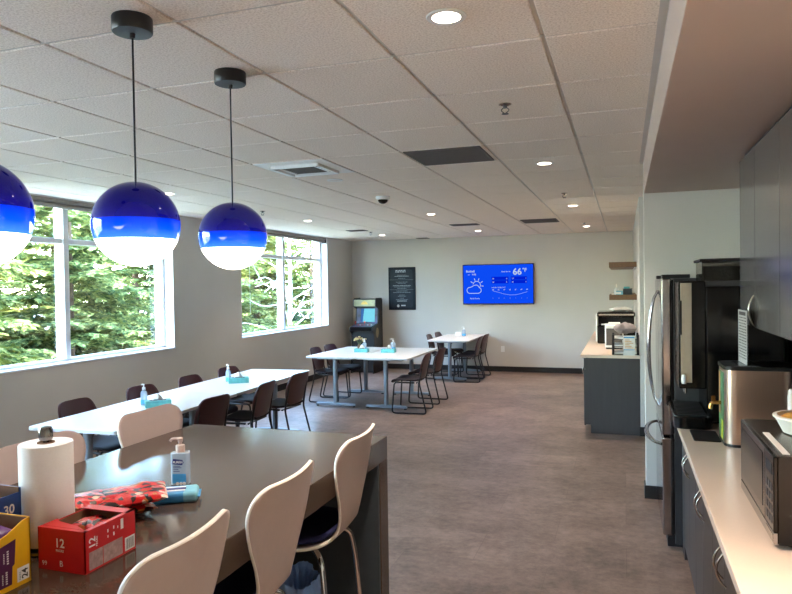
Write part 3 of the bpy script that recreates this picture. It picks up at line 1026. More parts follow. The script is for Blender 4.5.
li.box(-hx + th, -hx + th * 2, -hy + th, hy - th, th, hz - 0.004)
li.build('inner_lining', M['card'], r)
tx = MB()
yx, zx = (1, 0, 0), (0, 0, 1)
write(tx, '12', 0.030, (-0.004, -hy - 0.0006, 0.058), yx, zx, 'CENTER', 0.0006)
write(tx, 'PACKS', 0.008, (-0.004, -hy - 0.0006, 0.047), yx, zx, 'CENTER', 0.0002)
write(tx, '12', 0.028, (hx + 0.0006, -hy + 0.032, 0.055), (0, 0, 1), (0, -1, 0), 'LEFT', 0.0006)
write(tx, 'PACKS', 0.008, (hx + 0.0006, -hy + 0.040, 0.056), (0, 0, 1), (0, -1, 0), 'LEFT', 0.0002)
tx.v, tx.f = tx.v, tx.f
flat(tx, (hx + 0.0006, 0, 0), (0, 1, 0), (0, 0, 1), 0.032, 0.042, 0.068, 0.094)
flat(tx, (hx + 0.0006, 0, 0), (0, 1, 0), (0, 0, 1), 0.046, 0.082, 0.006, 0.040)
for (yy, zz, ww) in ((-0.012, 0.080, 0.008), (-0.012, 0.066, 0.006), (0.008, 0.082, 0.008), (0.008, 0.066, 0.009), (0.022, 0.078, 0.006)):
    flat(tx, (hx + 0.0006, 0, 0), (0, 1, 0), (0, 0, 1), yy - ww / 4, yy + ww / 4, zz - ww / 2, zz + ww / 2)
write(tx, '99', 0.016, (-0.060, -hy - 0.0006, 0.010), yx, zx, 'LEFT', 0.0)
write(tx, 'B', 0.02, (-0.006, -hy - 0.0006, 0.012), yx, zx, 'LEFT', 0.0)
tx.build('white_print', M['white_ink'], r, fix=False)
gp = MB()
flat(gp, (hx + 0.0004, 0, 0), (0, 1, 0), (0, 0, 1), -0.074, -0.030, 0.005, 0.048)
flat(gp, (hx + 0.0004, 0, 0), (0, 1, 0), (0, 0, 1), -0.028, 0.038, 0.005, 0.048)
gp.build('nutrition_panel', M['grey_ink'], r, fix=False)
bc = MB()
for k in range(9):
    flat(bc, (hx + 0.0009, 0, 0), (0, 1, 0), (0, 0, 1), 0.050 + 0.0033 * k, 0.050 + 0.0033 * k + (0.0018 if k % 2 else 0.001), 0.010, 0.036)
bc.build('barcode', M['dark_ink'], r, fix=False)

def pillow_bag(L_, W_, T_, name, mat, parent, seed, loc=(0, 0, 0), rot=(0, 0, 0)):
    rnd = random.Random(seed)
    ph = [rnd.uniform(0, 6) for _ in range(6)]
    m = MB()
    def hgt(u, v):
        a = max(0, 1 - abs(2 * u - 1) ** 3.2) ** 0.6 * max(0, 1 - abs(2 * v - 1) ** 2.6) ** 0.55
        return T_ / 2 * a * (1 + 0.16 * math.sin(9 * u + ph[0]) * math.cos(7 * v + ph[1]) + 0.08 * math.sin(21 * u + ph[2] + 5 * v))
    def shape(u, v):
        x = (u - 0.5) * L_
        cr = 1 - 0.08 * (1 - abs(2 * u - 1) ** 2)
        return x, (v - 0.5) * W_ * cr
    nu, nv = 26, 18
    for sg in (1, -1):
        m.grid(lambda u, v: (*shape(u, v), sg * hgt(u, v) + 0.0015 * math.sin(60 * v) * (abs(2 * u - 1) > 0.9)), nu, nv)
    o = m.build(name, mat, parent, smooth=80, fix=False)
    o.location = loc
    o.rotation_euler = rot
    return o
# packets inside the red carton
for k, (x, y, z, rx, ry, rz) in enumerate([(-0.025, -0.045, 0.072, 0.15, 0.1, 0.4), (0.022, -0.03, 0.070, -0.2, 0.2, 1.2), (-0.02, 0.005, 0.078, 0.2, -0.2, 0.1), (0.025, 0.035, 0.070, 0.1, 0.3, 0.8), (-0.028, 0.05, 0.072, 0.2, 0.1, 1.5)]):
    o = pillow_bag(0.075, 0.05, 0.022, 'candy_packet', M['bag'], None, k + 40, (-1.2835 + x, 1.3335 + y, IZ + z), (rx, ry, rz))
    tag(o, ['small red candy packet in the red carton, at its front left', 'small red candy packet in the red carton, at its front right', 'small red candy packet in the middle of the red carton',
            'small red candy packet in the red carton, at its back right', 'small red candy packet in the red carton, at its back left'][k], 'candy', 'packets in the red carton')
# snack bags pile
bags = [(-1.455, 1.60, 0.024, 0.02, 0.0, 0.95, 0.23, 0.17, 'red and black printed snack bag lying at the bottom of the pile'),
        (-1.400, 1.625, 0.060, 0.05, -0.05, 0.72, 0.20, 0.16, 'red and black printed snack bag on top of the pile, nearest the wipes'),
        (-1.50, 1.535, 0.058, -0.04, 0.05, 1.15, 0.20, 0.15, 'red and black printed snack bag on top of the pile, nearest the towel roll')]
for k, (x, y, z, rx, ry, rz, L_, W_, l) in enumerate(bags):
    o = pillow_bag(L_, W_, 0.042, 'snack_bag', M['bag'], None, k + 3, (x, y, IZ + z), (rx, ry, rz))
    tag(o, l, 'snack bag', 'pile of printed snack bags')

# yellow carton with purple front
r = root('snack_carton', (-1.395, 1.065, IZ))
tag(r, 'yellow and purple snack carton marked 24 at the left picture edge', 'carton')
hx, hy, hz = 0.08, 0.124, 0.150
m = MB()
m.box(-hx, hx, -hy, hy, 0, 0.003).box(-hx, hx, hy - 0.003, hy, 0.003, hz).box(-hx, hx, -hy, -hy + 0.003, 0.003, hz).box(-hx, -hx + 0.003, -hy, hy, 0.003, hz)
m.prism([(-hy, 0.003), (hy, 0.003), (hy, hz), (hy - 0.02, hz - 0.003), (hy - 0.06, hz - 0.022), (0, hz - 0.036), (-hy + 0.06, hz - 0.022), (-hy, hz)], hx - 0.003, hx, 'x')
m.build('carton_body', M['yellow_card'], r)
MB().box(-hx + 0.003, hx - 0.003, hy - 0.005, hy - 0.003, 0.003, hz - 0.002).build('inner_lining', M['card'], r)
p = MB().add([(hx + 0.0006, y, z) for y, z in [(-hy, 0.012), (hy - 0.052, 0.012), (hy - 0.050, 0.052), (hy - 0.044, 0.056), (hy - 0.040, 0.112), (hy - 0.06, 0.108), (0, 0.098), (-hy, 0.10)]], [tuple(range(8))])
p.build('purple_panel', M['purple_card'], r, fix=False)
tx = MB()
flat(tx, (hx + 0.0006, 0, 0), (0, 1, 0), (0, 0, 1), hy - 0.038, hy - 0.006, 0.010, 0.042)
tx.build('count_badge', M['white_ink'], r, fix=False)
tx = MB()
write(tx, '24', 0.022, (hx + 0.0012, hy - 0.011, 0.014), (0, 0, 1), (0, -1, 0), 'LEFT', 0.0005)
write(tx, 'PACKS', 0.006, (hx + 0.0012, hy - 0.029, 0.014), (0, 0, 1), (0, -1, 0), 'LEFT', 0.0)
tx.v = [(x, 2 * (hy - 0.022) - y, z) if False else (x, y, z) for x, y, z in tx.v]
tx.build('count_lettering', M['dark_ink'], r, fix=False)
tx = MB()
for yy, z0, z1, ww in ((hy - 0.062, 0.062, 0.094, 0.005), (hy - 0.072, 0.066, 0.090, 0.003), (hy - 0.066, 0.018, 0.048, 0.005), (hy - 0.076, 0.020, 0.044, 0.003), (hy - 0.10, 0.06, 0.09, 0.006)):
    n = 6
    for k in range(n):
        a = z0 + (z1 - z0) * k / n
        flat(tx, (hx + 0.0012, 0, 0), (0, 1, 0), (0, 0, 1), yy - ww / 2, yy + ww / 2, a, a + (z1 - z0) / n * 0.62)
tx.build('small_print', M['white_ink'], r, fix=False)
for k, (x, y, z, rx, ry, rz) in enumerate([(0.03, 0.075, 0.118, 0.5, 0.3, 0.2), (-0.02, 0.07, 0.12, -0.3, 0.4, 1.0), (0.03, 0.01, 0.10, 0.3, 0.25, 0.5), (-0.03, 0.0, 0.115, 0.2, -0.3, 0.1)]):
    o = pillow_bag(0.09, 0.055, 0.026, 'candy_packet', M['purple_foil'], None, k + 60, (-1.395 + x, 1.065 + y, IZ + z), (rx, ry, rz))
    tag(o, ['purple candy packet at the front right of the yellow carton', 'purple candy packet at the back right of the yellow carton', 'purple candy packet at the front of the yellow carton, by the cut-out', 'purple candy packet at the back of the yellow carton'][k], 'candy', 'packets in the yellow carton')
# blue carton
r = root('snack_carton', (-1.545, 1.18, IZ))
tag(r, 'blue snack carton marked 30 behind the yellow one at the left edge', 'carton')
hx, hy, hz = 0.085, 0.115, 0.176
m = MB()
m.box(-hx, hx, -hy, hy, 0, 0.003).box(-hx, hx, hy - 0.003, hy, 0.003, hz).box(-hx, hx, -hy, -hy + 0.003, 0.003, hz).box(-hx, -hx + 0.003, -hy, hy, 0.003, hz).box(hx - 0.003, hx, -hy, hy, 0.003, hz - 0.012)
m.build('carton_body', M['blue_card'], r)
m = MB()
m.box(-hx + 0.003, hx - 0.003, hy - 0.006, hy - 0.003, 0.003, hz)
m.box(-hx + 0.003, -hx + 0.006, -hy, hy, 0.003, hz)
m.build('inner_lining', M['card'], r)
tx = MB()
write(tx, '30', 0.032, (hx + 0.0006, hy - 0.052, 0.118), (0, 1, 0), (0, 0, 1), 'LEFT', 0.0007)
write(tx, 'PACKS', 0.0085, (hx + 0.0006, hy - 0.052, 0.106), (0, 1, 0), (0, 0, 1), 'LEFT', 0.0002)
flat(tx, (hx + 0.0006, 0, 0), (0, 1, 0), (0, 0, 1), hy - 0.052, hy - 0.012, 0.099, 0.103)
tx.build('white_print', M['white_ink'], r, fix=False)
for k, (x, y, z) in enumerate([(0.02, 0.05, 0.15), (-0.03, 0.02, 0.155)]):
    o = pillow_bag(0.09, 0.06, 0.026, 'candy_packet', M['bag'], None, k + 80, (-1.545 + x, 1.18 + y, IZ + z), (0.3 - 0.5 * k, 0.2, 0.5 + k))
    tag(o, ['red candy packet at the front of the blue carton', 'red candy packet at the back of the blue carton'][k], 'candy', 'packets in the blue carton')

# wipes packs
def wipes(x, y, z, rz, mat, label, sz=(0.125, 0.09, 0.034)):
    r = root('wipes_pack', (x, y, IZ + z), rz)
    tag(r, label, 'wipes')
    MB().prism(rrect(-sz[0] / 2, sz[0] / 2, -sz[1] / 2, sz[1] / 2, 0.012), -sz[2] / 2, sz[2] / 2, 'z').build('pack', mat, r, bevel=0.012, seg=4, smooth=50)
    for q in (-1, 1):
        MB().box(q * sz[0] / 2 - 0.008, q * sz[0] / 2 + 0.008, -sz[1] / 2 + 0.006, sz[1] / 2 - 0.006, -0.001, 0.001).build('end_seal', mat, r)
    MB().prism(rrect(sz[0] / 2 - 0.05, sz[0] / 2 + 0.001, -sz[1] / 2 - 0.001, sz[1] / 2 + 0.001, 0.012), -sz[2] / 2 + 0.0005, sz[2] / 2 + 0.0006, 'z').build('teal_end', M['wipe_teal'], r, bevel=0.012, seg=4, smooth=50)
    def fn(u, v):
        return ((u - 0.5) * 0.085 - 0.012, (v - 0.5) * 0.045, sz[2] * 0.5 + 0.0008)
    MB().grid(fn, 8, 6).build('reseal_label', M['white_ink'], r, smooth=60, solid=0.001)
    def fn2(u, v):
        return ((u - 0.5) * 0.066, (v - 0.5) * 0.022, sz[2] * 0.5 + 0.0018)
    MB().grid(fn2, 6, 3).build('print_patch', M['navy_ink'], r, smooth=60, solid=0.0006)
wipes(-1.362, 1.782, 0.0175, 0.55, M['wipe_blue'], 'blue and teal soft pack of wipes between the snack bags and the sanitizer bottle', (0.14, 0.09, 0.034))

# big sanitizer bottle on the island
r = root('sanitizer_bottle', (-1.455, 1.935, IZ), 0.35)
tag(r, 'clear pump sanitizer bottle with white pump standing on the island', 'bottle')
h = 0.112
MB().prism(rrect(-0.031, 0.031, -0.0185, 0.0185, 0.012), 0.0, h, 'z').build('bottle', M['gel'], r, smooth=40, bevel=0.004, seg=3)
MB().prism(rrect(-0.0302, 0.0302, -0.0177, 0.0177, 0.0115), 0.003, h * 0.45, 'z').build('gel_tint', M['clear'], r, smooth=40)
MB().lathe([(0.0155, h), (0.0155, h + 0.022), (0.0145, h + 0.024), (0.006, h + 0.026), (0.006, h + 0.036)], 24).build('pump_collar', M['lam_white'], r, smooth=40)
p = MB()
p.lathe([(0.008, h + 0.034), (0.0095, h + 0.046), (0.006, h + 0.049)], 16)
p.tube(bend([(0.004, 0, h + 0.045), (-0.028, 0, h + 0.045), (-0.034, 0, h + 0.037)], 0.006), 0.0045, 8)
p.build('pump_head', M['lam_white'], r, smooth=50)
lb = MB()
yy = -0.0192
flat(lb, (0, yy, 0), (1, 0, 0), (0, 0, 1), -0.023, 0.023, 0.008, 0.040)
lb.build('wave_label', M['label_blue'], r, fix=False)
lb = MB()
lb.prism([(-0.024, 0.074), (0.010, 0.070), (0.016, 0.078), (0.012, 0.088), (-0.020, 0.092)], yy - 0.0004, yy, 'y')
lb.build('name_patch', M['navy_ink'], r)
lb = MB()
write(lb, 'PURELL', 0.0105, (-0.0215, yy - 0.0008, 0.0765), (1, 0, 0.03), (0, 0, 1), 'LEFT', 0.0002, 0.25)
lb.build('name_lettering', M['white_ink'], r, fix=False)
lb = MB()
for zz, ww in ((0.064, 0.024), (0.060, 0.028), (0.054, 0.018), (0.048, 0.022)):
    flat(lb, (0, yy, 0), (1, 0, 0), (0, 0, 1), -0.02, -0.02 + ww, zz, zz + 0.002)
lb.build('small_print', M['navy_ink'], r, fix=False)
lb = MB()
for xx in (-0.006, 0.006, 0.017):
    lb.lathe([(0.0055, 0.0), (0.0055, 0.0006)], 14, mat=Matrix.Translation((xx, yy - 0.0006, 0.007)) @ Matrix.Rotation(PI / 2, 4, 'X'))
lb.build('white_dots', M['white_ink'], r)

# bin with blue liner under the island
r = root('waste_bin', (-1.305, 2.44, 0))
r.scale = (0.82, 0.82, 1.0)
tag(r, 'small waste bin with crumpled blue liner under the island overhang', 'bin')
MB().lathe([(0.105, 0), (0.11, 0.01), (0.135, 0.50), (0.138, 0.51), (0.132, 0.51), (0.105, 0.02)], 32).build('bin_body', M['leg_grey'], r, smooth=40)
rnd = random.Random(4)
ph = [rnd.uniform(0, 6.3) for _ in range(8)]
def liner(u, v):
    a = 2 * PI * u
    w1 = math.sin(5 * a + ph[0]) + 0.7 * math.sin(9 * a + ph[1]) + 0.5 * math.sin(14 * a + ph[2])
    prof = [(0.147, 0.30), (0.152, 0.42), (0.15, 0.52), (0.142, 0.560), (0.122, 0.545), (0.10, 0.47), (0.07, 0.40)]
    t_ = v * (len(prof) - 1)
    i = min(len(prof) - 2, int(t_))
    k = t_ - i
    rr = prof[i][0] * (1 - k) + prof[i + 1][0] * k
    zz = prof[i][1] * (1 - k) + prof[i + 1][1] * k
    rr += 0.007 * w1 * math.sin(PI * min(1, v * 1.2)) + 0.004 * math.sin(23 * a + 9 * v)
    rr += 0.006 * math.sin(37 * a + 21 * v + ph[4]) * math.sin(13 * v + 5 * a)
    zz += 0.012 * math.sin(4 * a + ph[3]) * (1 - abs(2 * v - 1)) + 0.004 * w1
    return (rr * math.cos(a), rr * math.sin(a), zz)
MB().grid(liner, 90, 24).build('bin_liner', M['bag_blue'], r, smooth=80, fix=False)

# ------------------------------------------------------------------ back wall: screen, poster, arcade, outlet
def bar(mb, y, x0, x1, z0, z1):
    mb.add([(x0, y, z0), (x1, y, z0), (x1, y, z1), (x0, y, z1)], [(0, 1, 2, 3)])
TX0, TX1, TZ0, TZ1, TY = -3.072, -1.658, 1.338, 2.138, 13.175
r = root('wall_screen', ((TX0 + TX1) / 2, YB - 0.001, (TZ0 + TZ1) / 2))
tag(r, 'wall-mounted television showing a blue weather forecast', 'television')
tw, thh = (TX1 - TX0) / 2, (TZ1 - TZ0) / 2
MB().box(-tw, tw, TY - YB, TY - YB + 0.045, -thh, thh).build('screen_housing', M['black'], r, bevel=0.006)
MB().box(-0.25, 0.25, TY - YB + 0.045, 0, -0.2, 0.2).build('wall_mount', M['black'], r)
M['scr_blue'] = emitter('screen_blue', (0.004, 0.075, 0.95, 1), 0.95)
M['scr_deep'] = emitter('screen_deep_blue', (0.0, 0.02, 0.80, 1), 0.8)
M['scr_white'] = emitter('screen_white', (0.62, 0.75, 1.0, 1), 0.8)
M['scr_pale'] = emitter('screen_pale_blue', (0.30, 0.45, 1.0, 1), 0.9)
py = TY - YB - 0.001
s = MB()
bar(s, py, -tw + 0.014, tw - 0.014, -thh + 0.022, thh - 0.014)
s.build('display', M['scr_blue'], r, fix=False)
py -= 0.0006
s = MB()
for x0, x1 in ((-0.12, 0.215), (0.265, 0.575)):
    for z0, z1 in ((0.085, 0.148), (0.015, 0.078)):
        bar(s, py, x0, x1, z0, z1)
s.build('forecast_boxes', M['scr_deep'], r, fix=False)
py -= 0.0006
s = MB()
xd, yd = (1, 0, 0), (0, 0, 1)
write(s, 'Bothell', 0.062, (-0.635, py, 0.245), xd, yd, 'LEFT', 0.0014)
write(s, '66', 0.175, (0.475, py, 0.185), xd, yd, 'RIGHT', 0.004)
write(s, '\u00b0F', 0.10, (0.485, py, 0.24), xd, yd, 'LEFT', 0.002)
write(s, 'Partly Sunny', 0.040, (-0.46, py, -0.29), xd, yd, 'CENTER', 0.0004)
write(s, 'Feels like 66', 0.036, (0.255, py, 0.236), xd, yd, 'RIGHT', 0.0003)
write(s, '9:08', 0.048, (-0.515, py, 0.185), xd, yd, 'LEFT', 0.0006)
write(s, 'pm', 0.03, (-0.595, py, 0.19), xd, yd, 'LEFT', 0.0003)
write(s, 'HOURLY FORECAST', 0.030, (-0.12, py, -0.075), xd, yd, 'LEFT', 0.0003)
for k, q in enumerate(('66', '66', '64', '62', '61', '60', '60')):
    write(s, q, 0.034, (-0.095 + 0.112 * k, py, -0.118), xd, yd, 'CENTER', 0.0005)
for x, z, q in ((-0.105, 0.10, '66'), (0.17, 0.10, '0'), (0.28, 0.10, '10'), (0.545, 0.10, '1'), (-0.105, 0.03, '58'), (0.17, 0.03, '8'), (0.28, 0.03, '45'), (0.545, 0.03, '3')):
    write(s, q, 0.036, (x, py, z), xd, yd, 'LEFT', 0.0003)
def stroke(pts, wd):
    for a, b in zip(pts[:-1], pts[1:]):
        d = (Vector(b) - Vector(a))
        n = Vector((-d.y, d.x)).normalized() * wd / 2
        e = d.normalized() * wd * 0.35
        q = [Vector(a) - n - e, Vector(b) - n + e, Vector(b) + n + e, Vector(a) + n - e]
        s.add([(p.x, py, p.y) for p in q], [(0, 1, 2, 3)])
cl = [(-0.56, -0.175), (-0.40, -0.175)]
cl += [(-0.40 + 0.07 * math.cos(a), -0.115 + 0.06 * math.sin(a)) for a in [(-90 + 15 * k) * PI / 180 for k in range(11)]]
cl += [(-0.435 + 0.06 * math.cos(a), -0.02 + 0.03 * math.sin(a) - 0.02) for a in [(60 + 20 * k) * PI / 180 for k in range(4)]]
cl += [(-0.56 + 0.06 * math.cos(a), -0.115 + 0.06 * math.sin(a)) for a in [(80 + 19 * k) * PI / 180 for k in range(11)]]
stroke(cl + [cl[0]], 0.012)
sun = [(-0.42 + 0.075 * math.cos(a), -0.01 + 0.075 * math.sin(a)) for a in [(-45 + 14 * k) * PI / 180 for k in range(16)]]
stroke(sun, 0.012)
for a in (-10, 30, 70, 110, 150):
    a = a * PI / 180
    stroke([(-0.42 + 0.10 * math.cos(a), -0.01 + 0.10 * math.sin(a)), (-0.42 + 0.135 * math.cos(a), -0.01 + 0.135 * math.sin(a))], 0.014)
s.build('weather_graphics', M['scr_white'], r, fix=False)
s = MB()
stroke([(-0.095 + 0.112 * k, -0.165 - 0.05 * math.sin(k * 0.7 - 0.8)) for k in range(7)], 0.008)
for k in range(7):
    write(s, str((9 + k - 1) % 12 + 1), 0.030, (-0.095 + 0.112 * k, py, -0.285), xd, yd, 'CENTER', 0.0)
s.build('hourly_curve', M['scr_pale'], r, fix=False)

# poster
PX0, PX1, PZ0, PZ1 = -4.675, -4.085, 1.232, 2.122
r = root('wall_poster', ((PX0 + PX1) / 2, YB - 0.001, (PZ0 + PZ1) / 2))
tag(r, 'dark poster of white centred lines hung between arcade and screen', 'poster')
pw, phh = (PX1 - PX0) / 2, (PZ1 - PZ0) / 2
M['poster'] = surf('poster_navy_black', rgb(22, 28, 38), 0.5, var=0.25, scale=4, spec=0.15)
M['poster_in'] = surf('poster_slate', rgb(40, 50, 60), 0.5, var=0.25, scale=5, spec=0.15)
M['poster_ink'] = surf('poster_white_ink', rgb(206, 214, 218), 0.6, var=0.05)
M['poster_dim'] = surf('poster_grey_ink', rgb(134, 146, 152), 0.6, var=0.1)
MB().box(-pw, pw, -0.018, 0, -phh, phh).build('backing_board', M['poster'], r, bevel=0.003)
s = MB()
s.prism(rrect(-pw + 0.04, pw - 0.06, -phh + 0.05, phh - 0.05, 0.05), -0.0186, -0.0181, 'y')
s.build('inner_field', M['poster_in'], r)
s, d = MB(), MB()
rnd = random.Random(21)
yq = -0.0192
def dashes(mb, z, half, hgt, gap=0.006):
    x = -half
    while x < half:
        wd = rnd.uniform(0.012, 0.04)
        bar(mb, yq, x, min(half, x + wd), z, z + hgt)
        x += wd + gap
x = -0.135
for wd, k in ((0.045, 0), (0.02, 1), (0.05, 0), (0.04, 0), (0.02, 1), (0.05, 0)):
    bar(s, yq, x, x + wd * 0.3, 0.335, 0.388)
    bar(s, yq, x, x + wd * 0.85, 0.335 if k else 0.37, 0.35 if k else 0.388)
    if not k:
        bar(s, yq, x + wd * 0.6, x + wd * 0.85, 0.335, 0.37)
    x += wd
for z, hf in ((0.275, 0.10), (0.25, 0.16), (0.21, 0.08), (0.13, 0.13), (0.105, 0.09), (0.055, 0.20), (0.03, 0.17), (0.0, 0.10), (-0.055, 0.12), (-0.085, 0.19), (-0.14, 0.06), (-0.165, 0.09), (-0.205, 0.05), (-0.235, 0.13), (-0.27, 0.11)):
    dashes(d, z, hf, 0.011)
for z, hf in ((0.255, 0.15), (0.06, 0.19), (-0.26, 0.10)):
    dashes(s, z, hf, 0.008)
bar(d, yq, -0.27, 0.25, 0.182, 0.186)
bar(d, yq, -0.27, 0.25, -0.022, -0.018)
bar(s, yq, -0.02, 0.075, -0.365, -0.34)
s.lathe([(0.028, 0.0), (0.028, 0.0006)], 18, mat=Matrix.Translation((-0.085, yq, -0.36)) @ Matrix.Rotation(PI / 2, 4, 'X'))
s.build('white_lines', M['poster_ink'], r, fix=False)
d.build('grey_lines', M['poster_dim'], r, fix=False)

r = root('power_outlet', (-2.29, YB - 0.0005, 0.45))
tag(r, 'white power outlet low on the back wall right of the table', 'outlet')
MB().box(-0.036, 0.036, -0.006, 0, -0.058, 0.058).build('cover_plate', M['white_trim'], r, bevel=0.002)
q = MB()
for zz in (-0.022, 0.022):
    q.box(-0.016, 0.016, -0.0075, -0.006, zz - 0.013, zz + 0.013)
q.build('socket', M['vent_white'], r, bevel=0.001)

# arcade cabinet, facing the room
r = root('arcade_cabinet', (-4.95, 12.62, 0))
tag(r, 'black arcade cabinet with glowing cyan screen in the back left corner', 'arcade cabinet')
W2 = 0.245
prof = [(-0.26, 0.0), (0.30, 0.0), (0.30, 1.46), (0.26, 1.50), (-0.02, 1.50), (-0.09, 1.47), (-0.10, 1.33), (0.06, 1.28), (0.02, 0.98), (-0.30, 0.92), (-0.31, 0.86), (-0.20, 0.78), (-0.20, 0.30), (-0.26, 0.26)]
for sg in (-1, 1):
    MB().prism(prof, sg * W2 - (0.02 if sg > 0 else 0), sg * W2 + (0.02 if sg < 0 else 0), 'x').build('side_panel', M['black'], r, bevel=0.003)
MB().box(-W2 + 0.02, W2 - 0.02, -0.195, -0.175, 0.02, 0.84).build('front_panel', M['black'], r)
MB().box(-W2 + 0.02, W2 - 0.02, 0.27, 0.29, 0.02, 1.48).build('back_panel', M['black'], r)
MB().box(-W2 + 0.02, W2 - 0.02, 0.0, 0.28, 1.462, 1.48).build('top_panel', M['black'], r)
dk = MB().prism([(-0.30, 0.86), (-0.30, 0.925), (0.02, 0.985), (0.02, 0.95)], -W2 + 0.02, W2 - 0.02, 'x')
deck = dk.build('control_deck', M['black_gloss'], r)
M['deck_art'] = surf('deck_art', rgb(60, 66, 84), 0.35, var=0.6, scale=14)
MB().prism([(-0.285, 0.930), (-0.285, 0.931), (0.005, 0.986), (0.005, 0.985)], -W2 + 0.03, W2 - 0.03, 'x').build('deck_overlay', M['deck_art'], deck)
M['btn_red'] = surf('red_button', rgb(190, 60, 44), 0.3)
M['btn_white'] = surf('white_button', rgb(225, 225, 222), 0.3)
for k, (xx, mt) in enumerate([(-0.17, 'btn_red'), (0.03, 'btn_red')]):
    j = MB()
    j.cyl((xx, -0.16, 0.955), (xx, -0.16, 1.01), 0.006, 10)
    j.lathe([(0.004, -0.018), (0.014, -0.012), (0.018, 0), (0.014, 0.012), (0.004, 0.018)], 16, (xx, -0.16, 1.02))
    j.build('joystick', M[mt], deck, smooth=50)
for k, xx in enumerate((-0.11, -0.07, -0.03, 0.09, 0.13, 0.17)):
    MB().lathe([(0.014, 0), (0.014, 0.012), (0.009, 0.014)], 14, (xx, -0.15, 0.957)).build('button', M['btn_white' if k % 2 else 'btn_red'], deck, smooth=40)
# screen recess
M['bezel_art'] = surf('bezel_art', rgb(36, 34, 76), 0.4, var=0.7, scale=12)
sl = Matrix.Translation((0, 0.03, 1.0)) @ Matrix.Rotation(-0.12, 4, 'X')
MB().box(-W2 + 0.02, W2 - 0.02, 0.0, 0.012, -0.02, 0.30, sl).build('screen_bezel', M['bezel_art'], r)
M['arc_screen'] = emitter('arcade_screen', (0.22, 0.72, 0.90, 1), 1.0)
scr = MB().box(-0.13, 0.17, -0.004, 0.0, 0.015, 0.285, sl).build('monitor', M['arc_screen'], r)
M['arc_dim'] = emitter('arcade_screen_dim', (0.06, 0.20, 0.55, 1), 0.8)
MB().add([tuple(sl @ Vector(p)) for p in [(-0.13, -0.006, 0.015), (-0.085, -0.006, 0.015), (-0.06, -0.006, 0.285), (-0.13, -0.006, 0.285)]], [(0, 1, 2, 3)]).build('screen_border', M['arc_dim'], scr, fix=False)
M['marquee'] = surf('marquee_film', rgb(150, 152, 112), 0.35, var=0.2, scale=9)
mq = MB().box(-W2 + 0.02, W2 - 0.02, -0.085, -0.07, 1.335, 1.462).build('marquee_panel', M['marquee'], r)
M['orange_art'] = surf('orange_print', rgb(206, 170, 70), 0.4, var=0.2, scale=20)
ma = MB()
ma.prism([(-0.075, 1.37), (0.08, 1.37), (0.055, 1.415), (0.015, 1.435), (-0.02, 1.435), (-0.055, 1.41)], -0.0865, -0.0855, 'y')
ma.build('marquee_motif', M['orange_art'], mq)
MB().box(-W2 + 0.02, W2 - 0.02, -0.07, 0.06, 1.318, 1.334).build('marquee_shelf', M['black'], r)
M['medal'] = surf('tan_medallion', rgb(128, 108, 70), 0.5, var=0.5, scale=25)
sa = MB()
sa.lathe([(0.085, 0), (0.085, 0.0008)], 24, mat=Matrix.Translation((W2 + 0.0002, -0.02, 0.80)) @ Matrix.Rotation(PI / 2, 4, 'Y'), sx=1.2)
sa.build('side_medallion', M['medal'], r)

# ------------------------------------------------------------------ far right: counter, shelves and what stands there
def arc_handle(length, axis, outdir, org, rad=0.0055, bow=0.034):
    """bowed pull from org along axis"""
    a, o_, p = Vector(axis), Vector(outdir), Vector(org)
    pts = []
    for k in range(13):
        t_ = k / 12
        pts.append(p + a * (length * (t_ - 0.5)) + o_ * (bow * math.sin(PI * t_) ** 0.8))
    rr = [rad * (0.55 + 0.45 * math.sin(PI * k / 12)) for k in range(13)]
    return MB().tube(pts, rr, 8)

def base_unit(x0, x1, y0, y1, label, group, doors=2, drawer=True, name='base_cabinet'):
    """front faces -X"""
    r = root(name, ((x0 + x1) / 2, (y0 + y1) / 2, 0))
    tag(r, label, 'cabinet', group)
    hx, hy = (x1 - x0) / 2, (y1 - y0) / 2
    MB().box(-hx + 0.02, hx, -hy, hy, 0.10, 0.875).build('body', M['cab'], r)
    MB().box(-hx + 0.075, hx, -hy + 0.018, hy, 0.0, 0.10).build('toe_kick', M['baseboard'], r)
    MB().box(-hx + 0.075, hx, -hy, -hy + 0.018, 0.0, 0.10).build('end_plinth', M['cab'], r)
    zt = 0.87
    if drawer:
        d = MB().box(-hx, -hx + 0.02, -hy + 0.002, hy - 0.002, 0.745, zt).build('drawer', M['cab'], r, bevel=0.0015)
        arc_handle(0.12, (0, 1, 0), (-1, 0, 0), (-hx, 0, 0.835)).build('handle', M['nickel'], d, smooth=60)
        zt = 0.741
    for k in range(doors):
        a = -hy + 2 * hy * k / doors + 0.002
        b = -hy + 2 * hy * (k + 1) / doors - 0.002
        d = MB().box(-hx, -hx + 0.02, a, b, 0.09, zt).build('door', M['cab'], r, bevel=0.0015)
        if doors == 2:
            yh = b - 0.035 if k == 0 else a + 0.035
        else:
            yh = b - 0.04
        arc_handle(0.13, (0, 0, 1), (-1, 0, 0), (-hx, yh, zt - 0.055)).build('handle', M['nickel'], d, smooth=60)
    return r
FB = 'cabinets of the far counter'
for k in range(5):
    y0 = YJ + 0.012 + 0.77 * k
    base_unit(-0.45, XR - 0.001, y0, y0 + 0.768, ['dark far-counter cabinet nearest the viewer, its plain end panel showing', 'dark far-counter cabinet second from the near end', 'dark far-counter cabinet in the middle of the run',
              'dark far-counter cabinet second from the far end', 'dark far-counter cabinet at the far end of the run'][k], FB)
ct = MB().box(-0.485, XR - 0.001, YJ - 0.02, YJ + 3.88, 0.877, 0.912).build('far_worktop', M['counter'], bevel=0.003)
tag(ct, 'cream worktop of the far counter under the two shelves', 'worktop')

